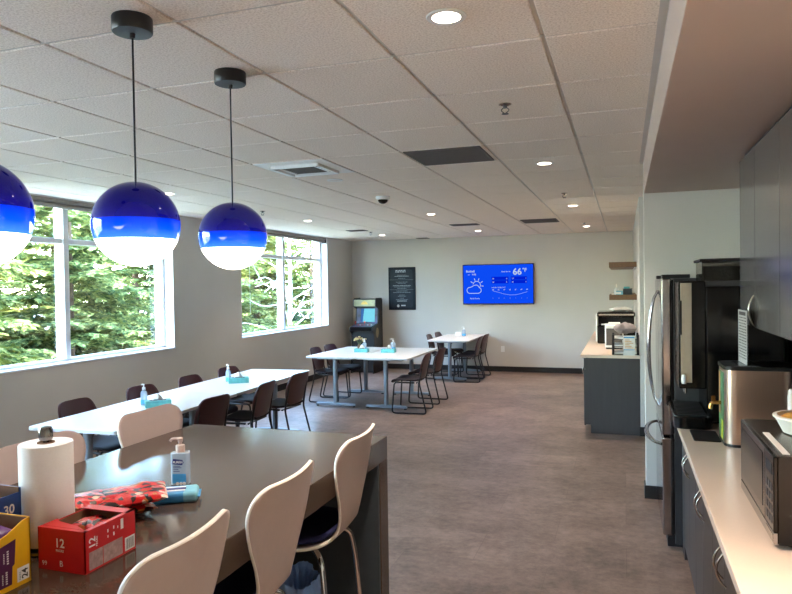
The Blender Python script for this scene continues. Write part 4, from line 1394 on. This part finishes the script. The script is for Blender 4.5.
for z, l in ((1.985, 'upper walnut wall shelf, empty, above the far counter'), (1.535, 'lower walnut wall shelf with small things on it')):
    r = root('wall_shelf', (XR - 0.18, 10.65, z))
    tag(r, l, 'shelf', 'walnut shelves above the far counter')
    MB().box(-0.18, 0.1795, -0.95, 0.95, -0.036, 0.036).build('board', M['wood'], r, bevel=0.002)
    MB().box(0.150, 0.1795, -0.9, 0.9, -0.046, -0.036).build('wall_cleat', M['white_trim'], r)
r = root('lotion_bottle', (-0.10, 9.85, 1.571))
tag(r, 'small white and orange squeeze bottle on the lower shelf', 'bottle')
MB().lathe([(0.028, 0), (0.03, 0.004), (0.03, 0.07), (0.014, 0.095), (0.012, 0.10)], 18).build('bottle', M['white_trim'], r, smooth=50)
MB().lathe([(0.012, 0.10), (0.009, 0.14), (0.004, 0.15)], 14).build('nozzle', M['ply_edge'], r, smooth=50)
r = root('card_box', (-0.06, 9.79, 1.571))
tag(r, 'small pale box in front of the squeeze bottle on the lower shelf', 'box')
MB().box(-0.045, 0.045, -0.03, 0.03, 0, 0.055).build('carton', M['wipe_teal'], r, bevel=0.002)
MB().box(-0.0455, 0.02, -0.0305, 0.0305, 0.01, 0.035).build('carton_label', M['white_ink'], r)
r = root('mesh_basket', (0.045, 9.92, 1.571))
tag(r, 'dark basket of small packets on the lower shelf', 'basket')
MB().box(-0.06, 0.06, -0.09, 0.09, 0.0, 0.075).build('basket_body', M['slate'], r, bevel=0.008)
MB().box(-0.064, 0.064, -0.094, 0.094, 0.075, 0.083).build('rim', M['dark_grey'], r, bevel=0.002)
MB().box(-0.05, 0.03, -0.06, 0.06, 0.083, 0.11).build('packets', M['teal'], r, bevel=0.006)
r = root('small_dish', (-0.145, 9.86, 1.571))
tag(r, 'tiny cream dish at the near left end of the lower shelf', 'dish')
MB().lathe([(0.012, 0), (0.02, 0.004), (0.026, 0.018), (0.023, 0.018), (0.012, 0.006)], 18).build('dish_bowl', M['foam_white'], r, smooth=50)

# letter tray
CZ = 0.912
r = root('letter_tray', (0.005, 8.20, CZ))
tag(r, 'black three-tier letter tray with a printed sheet on the far counter', 'letter tray')
m = MB()
for zz in (0.0, 0.085, 0.17):
    m.box(-0.13, 0.14, -0.16, 0.16, zz + 0.004, zz + 0.009)
    m.box(-0.13, -0.124, -0.16, 0.16, zz + 0.004, zz + 0.034)
    m.box(0.134, 0.14, -0.16, 0.16, zz + 0.004, zz + 0.034)
m.build('shelf_tiers', M['black'], r)
for xx in (-0.13, 0.14):
    for yy in (-0.15, 0.15):
        MB().box(xx - 0.012, xx + 0.012, yy - 0.012, yy + 0.012, 0, 0.235).build('corner_post', M['black'], r, bevel=0.003)
m = MB()
for zz in (0.012, 0.097, 0.182):
    m.box(-0.115, 0.125, -0.14, 0.14, zz, zz + 0.018)
m.build('paper_stack', M['paper'], r)
sh = MB().box(-0.02, 0.11, -0.1655, -0.1635, 0.055, 0.215).build('printed_sheet', M['foam_white'], r)
m = MB()
flat(m, (0, -0.1662, 0), (1, 0, 0), (0, 0, 1), -0.012, 0.102, 0.195, 0.208)
flat(m, (0, -0.1662, 0), (1, 0, 0), (0, 0, 1), -0.012, 0.102, 0.058, 0.066)
m.build('sheet_bands', M['label_blue'], sh, fix=False)
m = MB()
for k in range(6):
    flat(m, (0, -0.1662, 0), (1, 0, 0), (0, 0, 1), 0.0, 0.09 - 0.02 * (k % 3), 0.08 + 0.018 * k, 0.087 + 0.018 * k)
m.build('sheet_lines', M['gold_food'], sh, fix=False)
MB().box(-0.02, 0.11, -0.19, -0.165, 0.0, 0.055).build('label_holder', M['vent_white'], r, bevel=0.002)
# grey bag on tray
M['grey_bag'] = surf('grey_pouch', rgb(146, 136, 136), 0.6, var=0.15, scale=30, bump=0.3)
o = pillow_bag(0.24, 0.26, 0.12, 'padded_pouch', M['grey_bag'], None, 9, (0.005, 8.22, CZ + 0.235 + 0.060), (0, 0, 0.1))
tag(o, 'grey padded pouch lying on top of the letter tray', 'pouch')
# label printer / small machine
r = root('label_printer', (-0.13, 8.85, CZ))
tag(r, 'slim silver desk printer standing behind the letter tray', 'printer')
MB().box(-0.10, 0.12, -0.14, 0.14, 0.02, 0.30).build('housing', M['vent_white'], r, bevel=0.015, seg=3)
MB().box(-0.085, 0.105, -0.146, -0.140, 0.05, 0.26).build('front_grille', M['mesh_grey'], r, bevel=0.003)
MB().box(-0.09, 0.11, -0.12, 0.12, 0.0, 0.02).build('base', M['black'], r)
MB().box(-0.06, 0.08, -0.10, 0.08, 0.30, 0.325).build('paper_flap', M['foam_white'], r, bevel=0.004)
# big black copier / printer
r = root('office_printer', (-0.13, 9.75, CZ))
tag(r, 'large black and white office printer at the back of the far counter', 'printer')
MB().box(-0.22, 0.27, -0.26, 0.26, 0.0, 0.25).build('lower_body', M['black_gloss'], r, bevel=0.02, seg=3)
MB().box(-0.24, -0.215, -0.24, 0.24, 0.03, 0.40).build('side_cover', M['vent_white'], r, bevel=0.01)
MB().box(-0.21, 0.26, -0.05, 0.26, 0.25, 0.36).build('scanner_neck', M['black'], r, bevel=0.01)
MB().box(-0.22, 0.27, -0.27, 0.26, 0.36, 0.43).build('scanner_bed', M['black_gloss'], r, bevel=0.02, seg=3)
MB().box(-0.20, 0.25, -0.272, -0.268, 0.385, 0.405).build('trim_line', M['nickel'], r)
MB().box(-0.17, 0.10, -0.24, -0.02, 0.252, 0.262).build('output_paper', M['paper'], r)
o = pillow_bag(0.26, 0.20, 0.06, 'crumpled_packet', M['foam_white'], None, 14, (-0.05, 9.70, CZ + 0.43 + 0.031), (0, 0, 0.4))
tag(o, 'crumpled white packet lying on top of the black office printer', 'packet')

# ------------------------------------------------------------------ kitchen run on the right
KX = 0.345
units = [(3.794, 4.508), (3.079, 3.792), (2.364, 3.077), (1.649, 2.362), (0.934, 1.647)]
KL = ['charcoal base cabinet with drawer, first handle pair from the fridge', 'charcoal base cabinet with drawer, second handle pair from the fridge',
      'charcoal base cabinet with drawer, third handle pair from the fridge', 'charcoal base cabinet at the bottom edge of the picture', 'charcoal base cabinet beside the viewer']
for k, (a, b_) in enumerate(units):
    base_unit(KX, XK - 0.001, a, b_, KL[k], 'cabinets of the long counter', doors=2)
fl = MB().box(KX, XK - 0.001, 4.510, 4.645, 0.0, 0.875).build('filler_panel', M['cab'])
tag(fl, 'narrow charcoal filler panel between the base cabinets and the fridge', 'cabinet panel')
ct = MB().box(0.288, XK - 0.001, 0.80, 4.655, 0.877, 0.912).build('long_worktop', M['counter'], bevel=0.003)
tag(ct, 'long cream worktop on the right carrying microwave and coffee machine', 'worktop')
sp = MB().box(XK - 0.012, XK - 0.001, 2.30, 4.655, 0.914, 1.505).build('backsplash_panel', M['backsplash'])
tag(sp, 'dark brown backsplash between the long worktop and wall cabinets', 'backsplash')

# wall cabinets
def wall_unit(y0, y1, label, hy_):
    x0, x1 = 0.62, XK - 0.001
    r = root('wall_cabinet', ((x0 + x1) / 2, (y0 + y1) / 2, 1.505))
    tag(r, label, 'cabinet', 'grey wall cabinets')
    hx, hy = (x1 - x0) / 2, (y1 - y0) / 2
    MB().box(-hx + 0.02, hx, -hy, hy, 0.0, 0.915).build('body', M['cab_up'], r)
    MB().box(-hx + 0.03, hx, -hy, hy, 0.915, 0.944).build('top_filler', M['dark_grey'], r)
    d = MB().box(-hx, -hx + 0.02, -hy + 0.0015, hy - 0.0015, 0.0, 0.905).build('door', M['cab_up'], r, bevel=0.0015)
    if hy_ is not None:
        arc_handle(0.155, (0, 0, 1), (-1, 0, 0), (-hx, hy_ - (y0 + y1) / 2, 0.085), 0.0065, 0.024).build('handle', M['nickel'], d, smooth=60)
wall_unit(3.745, 4.20, 'grey wall cabinet at the fridge end with a bowed metal handle', 3.775)
wall_unit(3.185, 3.743, 'grey wall cabinet, second from the fridge, above the dispenser', None)
wall_unit(2.625, 3.183, 'grey wall cabinet, third from the fridge, at the right picture edge', None)
wall_unit(2.065, 2.623, 'grey wall cabinet above the microwave', None)

# fridge
r = root('refrigerator', (0.23, 4.70, 0))
tag(r, 'tall stainless french-door fridge at the end of the long counter', 'refrigerator')
W3, D3 = 0.905, 0.71
MB().box(0.075, D3, 0.005, W3 - 0.005, 0.02, 1.765).build('body', M['dark_grey'], r, bevel=0.004)
MB().box(0.03, D3, 0.02, W3 - 0.02, 0.0, 0.06).build('kick_plate', M['black'], r)
hm = W3 / 2
for k, (a, b_) in enumerate(((0.0, hm - 0.003), (hm + 0.003, W3))):
    d = MB().box(0.0, 0.062, a, b_, 0.735, 1.765).build('door', M['steel'], r, bevel=0.012, seg=3)
    MB().box(0.064, 0.075, a + 0.02, b_ - 0.02, 0.745, 1.755).build('door_seal', M['black'], d)
    yh = hm - 0.045 if k == 0 else hm + 0.045
    pts = [(0.0 - 0.066 * math.sin(PI * t_ / 16) ** 0.55, yh, 0.86 + 0.82 * t_ / 16) for t_ in range(17)]
    MB().tube(pts, [0.008 + 0.006 * math.sin(PI * t_ / 16) for t_ in range(17)], 10).build('handle', M['steel'], d, smooth=60)
    MB().box(0.006, 0.175, a + (0.002 if k == 0 else W3 / 2 - 0.16), a + (0.16 if k == 0 else W3 / 2 - 0.004), 1.7655, 1.79).build('hinge_cover', M['black'], d, bevel=0.004)
d = MB().box(0.0, 0.062, 0.0, W3, 0.075, 0.722).build('freezer_drawer', M['steel'], r, bevel=0.012, seg=3)
MB().box(0.064, 0.075, 0.02, W3 - 0.02, 0.085, 0.712).build('drawer_seal', M['black'], d)
pts = [(0.0 - 0.085 * math.sin(PI * t_ / 16) ** 0.55, 0.06 + (W3 - 0.12) * t_ / 16, 0.665) for t_ in range(17)]
MB().tube(pts, [0.010 + 0.007 * math.sin(PI * t_ / 16) for t_ in range(17)], 10).build('handle', M['steel'], d, smooth=60)

# coffee machine
r = root('coffee_machine', (0.446, 4.215, CZ))
tag(r, 'tall black bean-to-cup coffee machine with bean hopper, beside the fridge', 'coffee machine')
MB().box(0.0, 0.40, 0.0, 0.43, 0.012, 0.80).build('body', M['black_gloss'], r, bevel=0.006)
hd = MB().box(-0.145, 0.0, 0.02, 0.40, 0.205, 0.832).build('dispensing_head', M['black_gloss'], r, bevel=0.006)
MB().box(-0.135, -0.075, 0.016, 0.020, 0.24, 0.822).build('silver_strip', M['strip'], hd, bevel=0.0015)
MB().box(-0.140, -0.128, 0.013, 0.018, 0.52, 0.72).build('slot', M['black'], hd)
MB().box(0.0, 0.40, 0.04, 0.41, 0.80, 0.832).build('hopper_collar', M['dark_grey'], r, bevel=0.004)
for yy in (0.17, 0.24):
    MB().tube(bend([(-0.10, yy, 0.206), (-0.10, yy, 0.17), (-0.10, yy, 0.155)], 0.01), 0.009, 10).build('spout', M['chrome'], hd, smooth=50)
MB().lathe([(0.012, 0.0), (0.014, 0.03), (0.011, 0.05), (0.006, 0.055)], 14, (-0.12, 0.01, 0.235)).build('steam_knob', M['white_trim'], hd, smooth=50)
tr = MB().prism(rrect(-0.185, 0.02, -0.148, 0.41, 0.06), 0.0, 0.07, 'z').build('drip_tray', M['black_gloss'], r, bevel=0.006)
g = MB()
for k in range(11):
    g.box(-0.16, -0.01, -0.10 + 0.045 * k, -0.085 + 0.045 * k, 0.07, 0.075)
g.build('drip_grid', M['black'], tr)
for a, b_, nm in ((0.01, 0.39, 'bean_hopper'),):
    hp = MB()
    x0, x1, y0, y1 = -0.015, 0.36, 0.06, 0.40
    hp.box(x0, x1, y0, y0 + 0.004, 0.832, 0.945).box(x0, x1, y1 - 0.004, y1, 0.832, 0.945).box(x0, x0 + 0.004, y0, y1, 0.832, 0.945).box(x1 - 0.004, x1, y0, y1, 0.832, 0.945)
    ho = hp.build(nm, M['smoke'], r)
    MB().box(x0 + 0.01, x1 - 0.01, y0 + 0.01, y1 - 0.01, 0.834, 0.918).build('bean_fill', M['beans'], ho, bevel=0.006)
    MB().box(x0 - 0.012, x1 + 0.012, y0 - 0.012, y1 + 0.012, 0.945, 0.962).build('hopper_lid', M['black'], ho, bevel=0.005, seg=3)

mt = MB().prism(rrect(0.338, 0.47, 3.78, 4.04, 0.015), CZ, CZ + 0.006, 'z').build('counter_mat', M['black'], bevel=0.002)
tag(mt, 'black rubber mat on the worktop in front of the coffee machine', 'mat')

# drink dispenser
r = root('drink_dispenser', (0.625, 3.83, CZ))
tag(r, 'stainless steel drink dispenser with black lid and small tap', 'drink dispenser')
MB().prism(rrect(-0.15, 0.15, -0.15, 0.13, 0.05), 0.012, 0.385, 'z').build('tank', M['steel_soft'], r, smooth=40)
MB().prism(rrect(-0.152, 0.152, -0.152, 0.132, 0.052), 0.0, 0.014, 'z').build('base_ring', M['black'], r, smooth=40)
MB().prism(rrect(-0.156, 0.20, -0.156, 0.136, 0.054), 0.385, 0.405, 'z').build('lid', M['black'], r, smooth=40, bevel=0.004)
M['label_green'] = surf('green_leaf_print', rgb(92, 138, 96), 0.5, var=0.55, scale=22)
lb = MB().box(-0.1525, -0.1508, -0.095, 0.07, 0.02, 0.365).build('side_label', M['label_green'], r)
MB().box(-0.1535, -0.1527, -0.08, -0.02, 0.02, 0.12).build('yellow_leaf', surf('lime_print', rgb(206, 208, 60), 0.5, var=0.1), lb)
MB().box(-0.1535, -0.1527, 0.02, 0.066, 0.14, 0.36).build('orange_edge', surf('orange_strip_print', rgb(190, 130, 80), 0.5, var=0.2), lb)
tp = MB()
tp.tube(bend([(-0.153, -0.01, 0.20), (-0.20, -0.01, 0.20), (-0.205, -0.01, 0.165)], 0.015), 0.010, 10)
tp.box(-0.20, -0.18, -0.014, -0.006, 0.205, 0.235)
tp.build('tap', M['brass'], r, smooth=40)

# sign holder on the dispenser
r = root('sign_holder', (0.572, 3.79, CZ + 0.405))
tag(r, 'upright clear sign holder with printed sheet on the dispenser lid', 'sign')
rot = Matrix.Rotation(0.035, 4, 'Z')
o = MB().box(-0.002, 0.002, -0.108, 0.108, 0.004, 0.28, rot).build('acrylic_panel', M['clear'], r)
MB().box(-0.04, 0.055, -0.108, 0.108, 0.0, 0.004, rot).build('acrylic_foot', M['clear'], r)
sh = MB().box(-0.0032, -0.0022, -0.104, 0.104, 0.006, 0.276, rot).build('printed_sheet', M['sheet_grey'], r)
tx = MB()
rnd = random.Random(8)
for k in range(15):
    z = 0.235 - 0.0145 * k
    x = -0.09
    while x < 0.08:
        wd = rnd.uniform(0.012, 0.035)
        tx.add([tuple(rot @ Vector(p)) for p in [(-0.0036, x, z), (-0.0036, min(0.09, x + wd), z), (-0.0036, min(0.09, x + wd), z + 0.006), (-0.0036, x, z + 0.006)]], [(0, 1, 2, 3)])
        x += wd + 0.008
tx.add([tuple(rot @ Vector(p)) for p in [(-0.0036, -0.08, 0.25), (-0.0036, 0.08, 0.25), (-0.0036, 0.08, 0.268), (-0.0036, -0.08, 0.268)]], [(0, 1, 2, 3)])
tx.build('printed_lines', M['dark_ink'], sh, fix=False)

# microwave
r = root('microwave', (0.43, 2.31, CZ))
tag(r, 'stainless and black microwave on the worktop at the right picture edge', 'microwave')
MB().box(0.012, 0.44, 0.004, 0.61, 0.016, 0.29).build('casing', M['mw_case'], r, bevel=0.004)
MB().box(0.014, 0.44, 0.0, 0.004, 0.016, 0.286).build('end_panel', M['black_gloss'], r)
dr = MB().box(0.0, 0.014, 0.135, 0.608, 0.055, 0.288).build('door', M['steel_dark'], r, bevel=0.003)
MB().box(-0.0015, 0.0, 0.17, 0.575, 0.085, 0.262).build('door_window', M['black_gloss'], dr)
MB().box(0.0, 0.014, 0.002, 0.132, 0.055, 0.288).build('control_panel', M['black_gloss'], r, bevel=0.003)
MB().box(0.0, 0.014, 0.002, 0.608, 0.016, 0.053).build('lower_trim', M['steel'], r, bevel=0.003)
bt = MB()
for i in range(4):
    for j in range(3):
        bt.box(-0.001, 0.0, 0.022 + 0.034 * j, 0.046 + 0.034 * j, 0.075 + 0.034 * i, 0.098 + 0.034 * i)
bt.build('keypad', M['dark_grey'], r)
MB().box(-0.001, 0.0, 0.022, 0.114, 0.228, 0.262).build('clock_display', M['black'], r)
MB().box(-0.0012, 0.0, 0.012, 0.118, 0.022, 0.045).build('open_button', M['nickel'], r, bevel=0.001)
q = MB()
for xx in (0.06, 0.40):
    for yy in (0.05, 0.56):
        q.cyl((xx, yy, 0.0), (xx, yy, 0.017), 0.014, 12)
q.build('rubber_foot', M['black'], r)

# on the microwave
MZ = CZ + 0.29
sl_ = MB().box(0.462, 0.482, 2.34, 2.66, MZ + 0.0005, MZ + 0.0025).build('cream_strip', M['foam_white'])  # thin cream strip along the front edge of the top
tag(sl_, 'thin cream strip lying along the front of the microwave top', 'paper')
r = root('food_tray', (0.625, 2.68, MZ))
tag(r, 'round white food tub on top of the microwave', 'food tub')
MB().lathe([(0.075, 0), (0.095, 0.004), (0.118, 0.05), (0.126, 0.056), (0.126, 0.062), (0.112, 0.064), (0.10, 0.02), (0.02, 0.012)], 40).build('tub', M['foam_white'], r, smooth=40)
MB().lathe([(0.112, 0.045), (0.09, 0.062), (0.05, 0.070), (0.01, 0.072)], 30).build('food', M['gold_food'], r, smooth=60)
r = root('napkin_stack', (0.70, 2.82, MZ))
tag(r, 'upright white paper napkins behind the food tub on the microwave', 'napkins')
for k in range(3):
    def fn(u, v, k=k):
        return ((u - 0.5) * 0.24, 0.012 * math.sin(5 * u + k) + 0.012 * k, v * (0.135 - 0.012 * k) + 0.006 * math.sin(11 * u + 2 * k) * v)
    MB().grid(fn, 14, 8).build('napkin', M['paper'], r, smooth=70, solid=0.004)

# ------------------------------------------------------------------ outdoors
g = MB().box(-60, XL - 0.3, -40, 60, -0.35, -0.2).build('garden_ground', M['soil'])
struct(g)

def conifer_mesh(seed, H, R_, droop):
    rng = np.random.default_rng(seed)
    V, F = [], []
    def leaf(p, d, nrm, L_, W_):
        d = d / (np.linalg.norm(d) + 1e-9)
        s_ = np.cross(d, nrm)
        s_ /= (np.linalg.norm(s_) + 1e-9)
        o = len(V)
        V.extend([p, p + d * L_ * 0.45 + s_ * W_, p + d * L_, p + d * L_ * 0.45 - s_ * W_])
        F.append((o, o + 1, o + 2, o + 3))
    z = 0.25
    while z < H * 0.97:
        k = (z / H)
        Lb = R_ * (1 - k) ** 0.75 * (0.75 + 0.25 * rng.random()) + 0.12
        for b in range(int(5 + 4 * (1 - k))):
            az = rng.random() * 2 * PI
            L_ = Lb * rng.uniform(0.7, 1.1)
            ca, sa_ = math.cos(az), math.sin(az)
            rise = rng.uniform(-0.05, 0.30) * (0.4 + k)
            n = max(5, int(L_ / 0.085))
            for i in range(n):
                t_ = (i + 1) / n
                if t_ < 0.2:
                    continue
                rr = L_ * t_
                zz = z + rise * L_ * t_ - droop * L_ * t_ * t_ + 0.10 * L_ * max(0, t_ - 0.7)
                p0 = np.array([ca * rr, sa_ * rr, zz])
                fw = np.array([ca, sa_, rise - 2 * droop * t_])
                sl = (0.34 * (1 - t_) + 0.14) * min(1.0, L_ / 1.4)
                for sd in (-1, 1):
                    sp = np.array([-sa_, ca, 0.0]) * sd * rng.uniform(0.6, 1.0) + fw * rng.uniform(0.5, 0.9) + np.array([0, 0, rng.uniform(-0.5, 0.1)])
                    sp /= np.linalg.norm(sp)
                    up = np.array([rng.normal(0, 0.35), rng.normal(0, 0.35), 1.0])
                    for q in range(4):
                        pp = p0 + sp * sl * (q * 0.26)
                        for w_ in (-1, 0, 1):
                            dd = sp + np.cross(sp, up) * 0.55 * w_ + rng.normal(0, 0.12, 3)
                            leaf(pp, dd, up, sl * rng.uniform(0.35, 0.55), 0.020 + 0.028 * sl)
        z += 0.24 * (1 - 0.3 * k)
    me = bpy.data.meshes.new('crown_mesh')
    me.from_pydata([tuple(v) for v in V], [], F)
    return me

def make_conifer(seed, H, R_, droop, mat):
    r = root('conifer_tree', (0, 0, 0))
    me = conifer_mesh(seed, H, R_, droop)
    me.materials.append(mat)
    o = bpy.data.objects.new('crown', me)
    o.parent = r
    COL.objects.link(o)
    MB().tube([(0, 0, -0.2), (0.03, 0.02, H * 0.5), (0, 0, H * 0.97)], [0.02 * H, 0.012 * H, 0.01], 10).build('trunk', M['bark'], r, smooth=60)
    return r
TR = 'conifers outside the windows'
c1 = make_conifer(1, 6.2, 2.3, 0.20, M['needle'])
c1.location = (-9.2, 6.3, -0.2)
tag(c1, 'sunlit conifer outside, behind the left pane of the nearer window', 'tree', TR)
c2 = make_conifer(2, 5.6, 2.2, 0.12, M['needle_b'])
c2.location = (-9.6, 9.6, -0.2)
tag(c2, 'sunlit conifer outside, behind the right pane of the nearer window', 'tree', TR)
for src, x, y, sc, rz, l in [
    (c1, -11.6, 8.0, 1.15, 1.0, 'taller conifer outside, standing back between the panes of the nearer window'),
    (c2, -9.0, 3.4, 1.0, 2.0, 'conifer outside, left of everything the nearer window shows'),
    (c1, -12.5, 12.2, 1.1, 2.5, 'conifer outside, deep behind the wall between the windows'),
    (c2, -9.8, 14.6, 1.05, 4.0, 'conifer outside, behind the left pane of the farther window'),
    (c1, -11.0, 18.6, 1.1, 5.0, 'conifer outside, behind the right pane of the farther window'),
    (c2, -14.0, 16.6, 1.2, 0.6, 'conifer outside, deep behind the farther window'),
    (c1, -14.5, 22.5, 1.2, 3.3, 'conifer outside, farthest to the right behind the farther window'),
    (c1, -15.5, 6.0, 1.35, 1.9, 'tall conifer outside, second row behind the left pane of the nearer window'),
    (c2, -15.0, 10.2, 1.4, 2.9, 'tall conifer outside, second row behind the right pane of the nearer window'),
    (c1, -18.5, 13.6, 1.4, 0.4, 'tall conifer outside, third row between the two windows'),
    (c2, -18.0, 20.0, 1.45, 2.2, 'tall conifer outside, third row behind the farther window'),
    (c1, -17.0, 26.0, 1.45, 4.4, 'tall conifer outside, third row at the right edge of the farther window'),
    (c2, -12.0, 21.5, 1.1, 5.4, 'conifer outside, near the right jamb of the farther window'),
    (c2, -9.0, 18.4, 0.85, 0.9, 'short conifer outside, just beyond the pale bare branches'),
    (c2, -8.6, 12.2, 0.75, 1.7, 'short conifer outside, close to the glass of the farther window'),
]:
    q = copy_tree(src, (x, y, -0.2), rz, l, TR)
    q.scale = (sc, sc, sc)

def shrub(x, y, sz, label, seed):
    rng = np.random.default_rng(seed)
    V, F = [], []
    for k in range(1500):
        d = rng.normal(0, 1, 3)
        d[2] = abs(d[2]) * 0.8
        d /= np.linalg.norm(d)
        p = d * sz * rng.uniform(0.55, 1.0) * np.array([1, 1.2, 0.9])
        a = rng.normal(0, 1, 3)
        a /= np.linalg.norm(a)
        b = np.cross(a, d)
        b /= np.linalg.norm(b) + 1e-9
        o = len(V)
        V += [tuple(p), tuple(p + a * 0.05 + b * 0.025), tuple(p + a * 0.1), tuple(p + a * 0.05 - b * 0.025)]
        F.append((o, o + 1, o + 2, o + 3))
    r = root('garden_shrub', (x, y, -0.2))
    tag(r, label, 'shrub', 'shrubs under the windows')
    me = bpy.data.meshes.new('foliage')
    me.from_pydata(V, [], F)
    me.materials.append(M['shrub'])
    o = bpy.data.objects.new('foliage', me)
    o.parent = r
    COL.objects.link(o)
    s = MB()
    for k in range(6):
        d = rng.normal(0, 1, 3)
        s.tube([(0, 0, 0), (d[0] * sz * 0.3, d[1] * sz * 0.3, sz * 0.7)], 0.012, 6)
    s.build('stems', M['bark'], r)
shrub(-7.2, 8.9, 0.95, 'low leafy shrub outside, at the right foot of the nearer window', 3)
shrub(-7.3, 6.2, 0.85, 'low leafy shrub outside, below the nearer window middle', 4)
shrub(-7.4, 13.4, 0.95, 'low leafy shrub outside, at the foot of the farther window', 5)

r = root('bare_tree', (-8.3, 15.6, -0.2))
tag(r, 'pale bare branches outside the right pane of the farther window', 'tree')
s = MB()
rnd = random.Random(5)
for k in range(26):
    z0 = rnd.uniform(0.5, 3.4)
    a = rnd.uniform(-1, 1)
    p1 = (rnd.uniform(-0.6, 0.6), a * 1.0, z0 + rnd.uniform(-0.1, 0.5))
    p2 = (p1[0] * 1.6, a * 2.1 + rnd.uniform(-0.3, 0.3), z0 + rnd.uniform(-0.3, 0.9))
    s.tube(smoothpath([(0, 0, z0), p1, p2], 4), [0.022 - 0.0019 * q for q in range(9)], 6)
s.build('branches', M['bark_pale'], r, smooth=60)
MB().tube([(0, 0, 0), (0.05, 0.05, 2), (0, 0.1, 4.2)], [0.07, 0.05, 0.02], 8).build('trunk', M['bark_pale'], r, smooth=60)

# ------------------------------------------------------------------ light
w = bpy.data.worlds.new('sky')
SC.world = w
w.use_nodes = True
nt = w.node_tree
nt.nodes.clear()
out = nt.nodes.new('ShaderNodeOutputWorld')
bg = nt.nodes.new('ShaderNodeBackground')
sky = nt.nodes.new('ShaderNodeTexSky')
sky.sky_type = 'NISHITA'
sky.sun_disc = False
sky.sun_elevation = math.radians(48)
sky.sun_rotation = math.radians(180)
sky.air_density = 1.2
sky.dust_density = 0.6
sky.ozone_density = 3.0
bg.inputs['Strength'].default_value = 2.1
nt.links.new(sky.outputs[0], bg.inputs['Color'])
nt.links.new(bg.outputs[0], out.inputs['Surface'])
sd = bpy.data.lights.new('sun', 'SUN')
sd.energy = 8.0
sd.angle = math.radians(0.6)
sd.color = (1.0, 0.95, 0.85)
so = bpy.data.objects.new('sun', sd)
d = Vector((0.05, 0.74, -0.66)).normalized()
so.rotation_euler = d.to_track_quat('-Z', 'Y').to_euler()
so.location = (10, -5, 12)
COL.objects.link(so)

# ------------------------------------------------------------------ camera
F_PX = 668.88
yaw, pitch, roll = 0.328686580, -1.73257585e-02, -1.48066408e-02
fwd = Vector((-math.sin(yaw) * math.cos(pitch), math.cos(yaw) * math.cos(pitch), math.sin(pitch)))
right = Vector((math.cos(yaw), math.sin(yaw), 0))
up = right.cross(fwd)
r2 = right * math.cos(roll) + up * math.sin(roll)
u2 = right * -math.sin(roll) + up * math.cos(roll)
cd = bpy.data.cameras.new('camera')
cd.sensor_fit = 'HORIZONTAL'
cd.sensor_width = 36
cd.lens = F_PX / 792 * 36
cd.clip_start = 0.05
cd.clip_end = 300
co = bpy.data.objects.new('camera', cd)
mt = Matrix((r2, u2, -fwd)).transposed().to_4x4()
mt.translation = (0, 0, 1.745)
co.matrix_world = mt
COL.objects.link(co)
SC.camera = co

vs = SC.view_settings
SC.display_settings.display_device = 'sRGB'
vs.view_transform = 'Standard'
vs.look = 'None'
vs.exposure = EXPO
vs.gamma = 1.0
vs.use_curve_mapping = False
SC.cycles.max_bounces = 10
SC.cycles.diffuse_bounces = 5
SC.cycles.glossy_bounces = 5
SC.cycles.transparent_max_bounces = 16
SC.cycles.sample_clamp_indirect = 6.0
SC.cycles.use_denoising = True
SC.cycles.use_light_tree = True
SC.cycles.caustics_reflective = False
SC.cycles.caustics_refractive = False
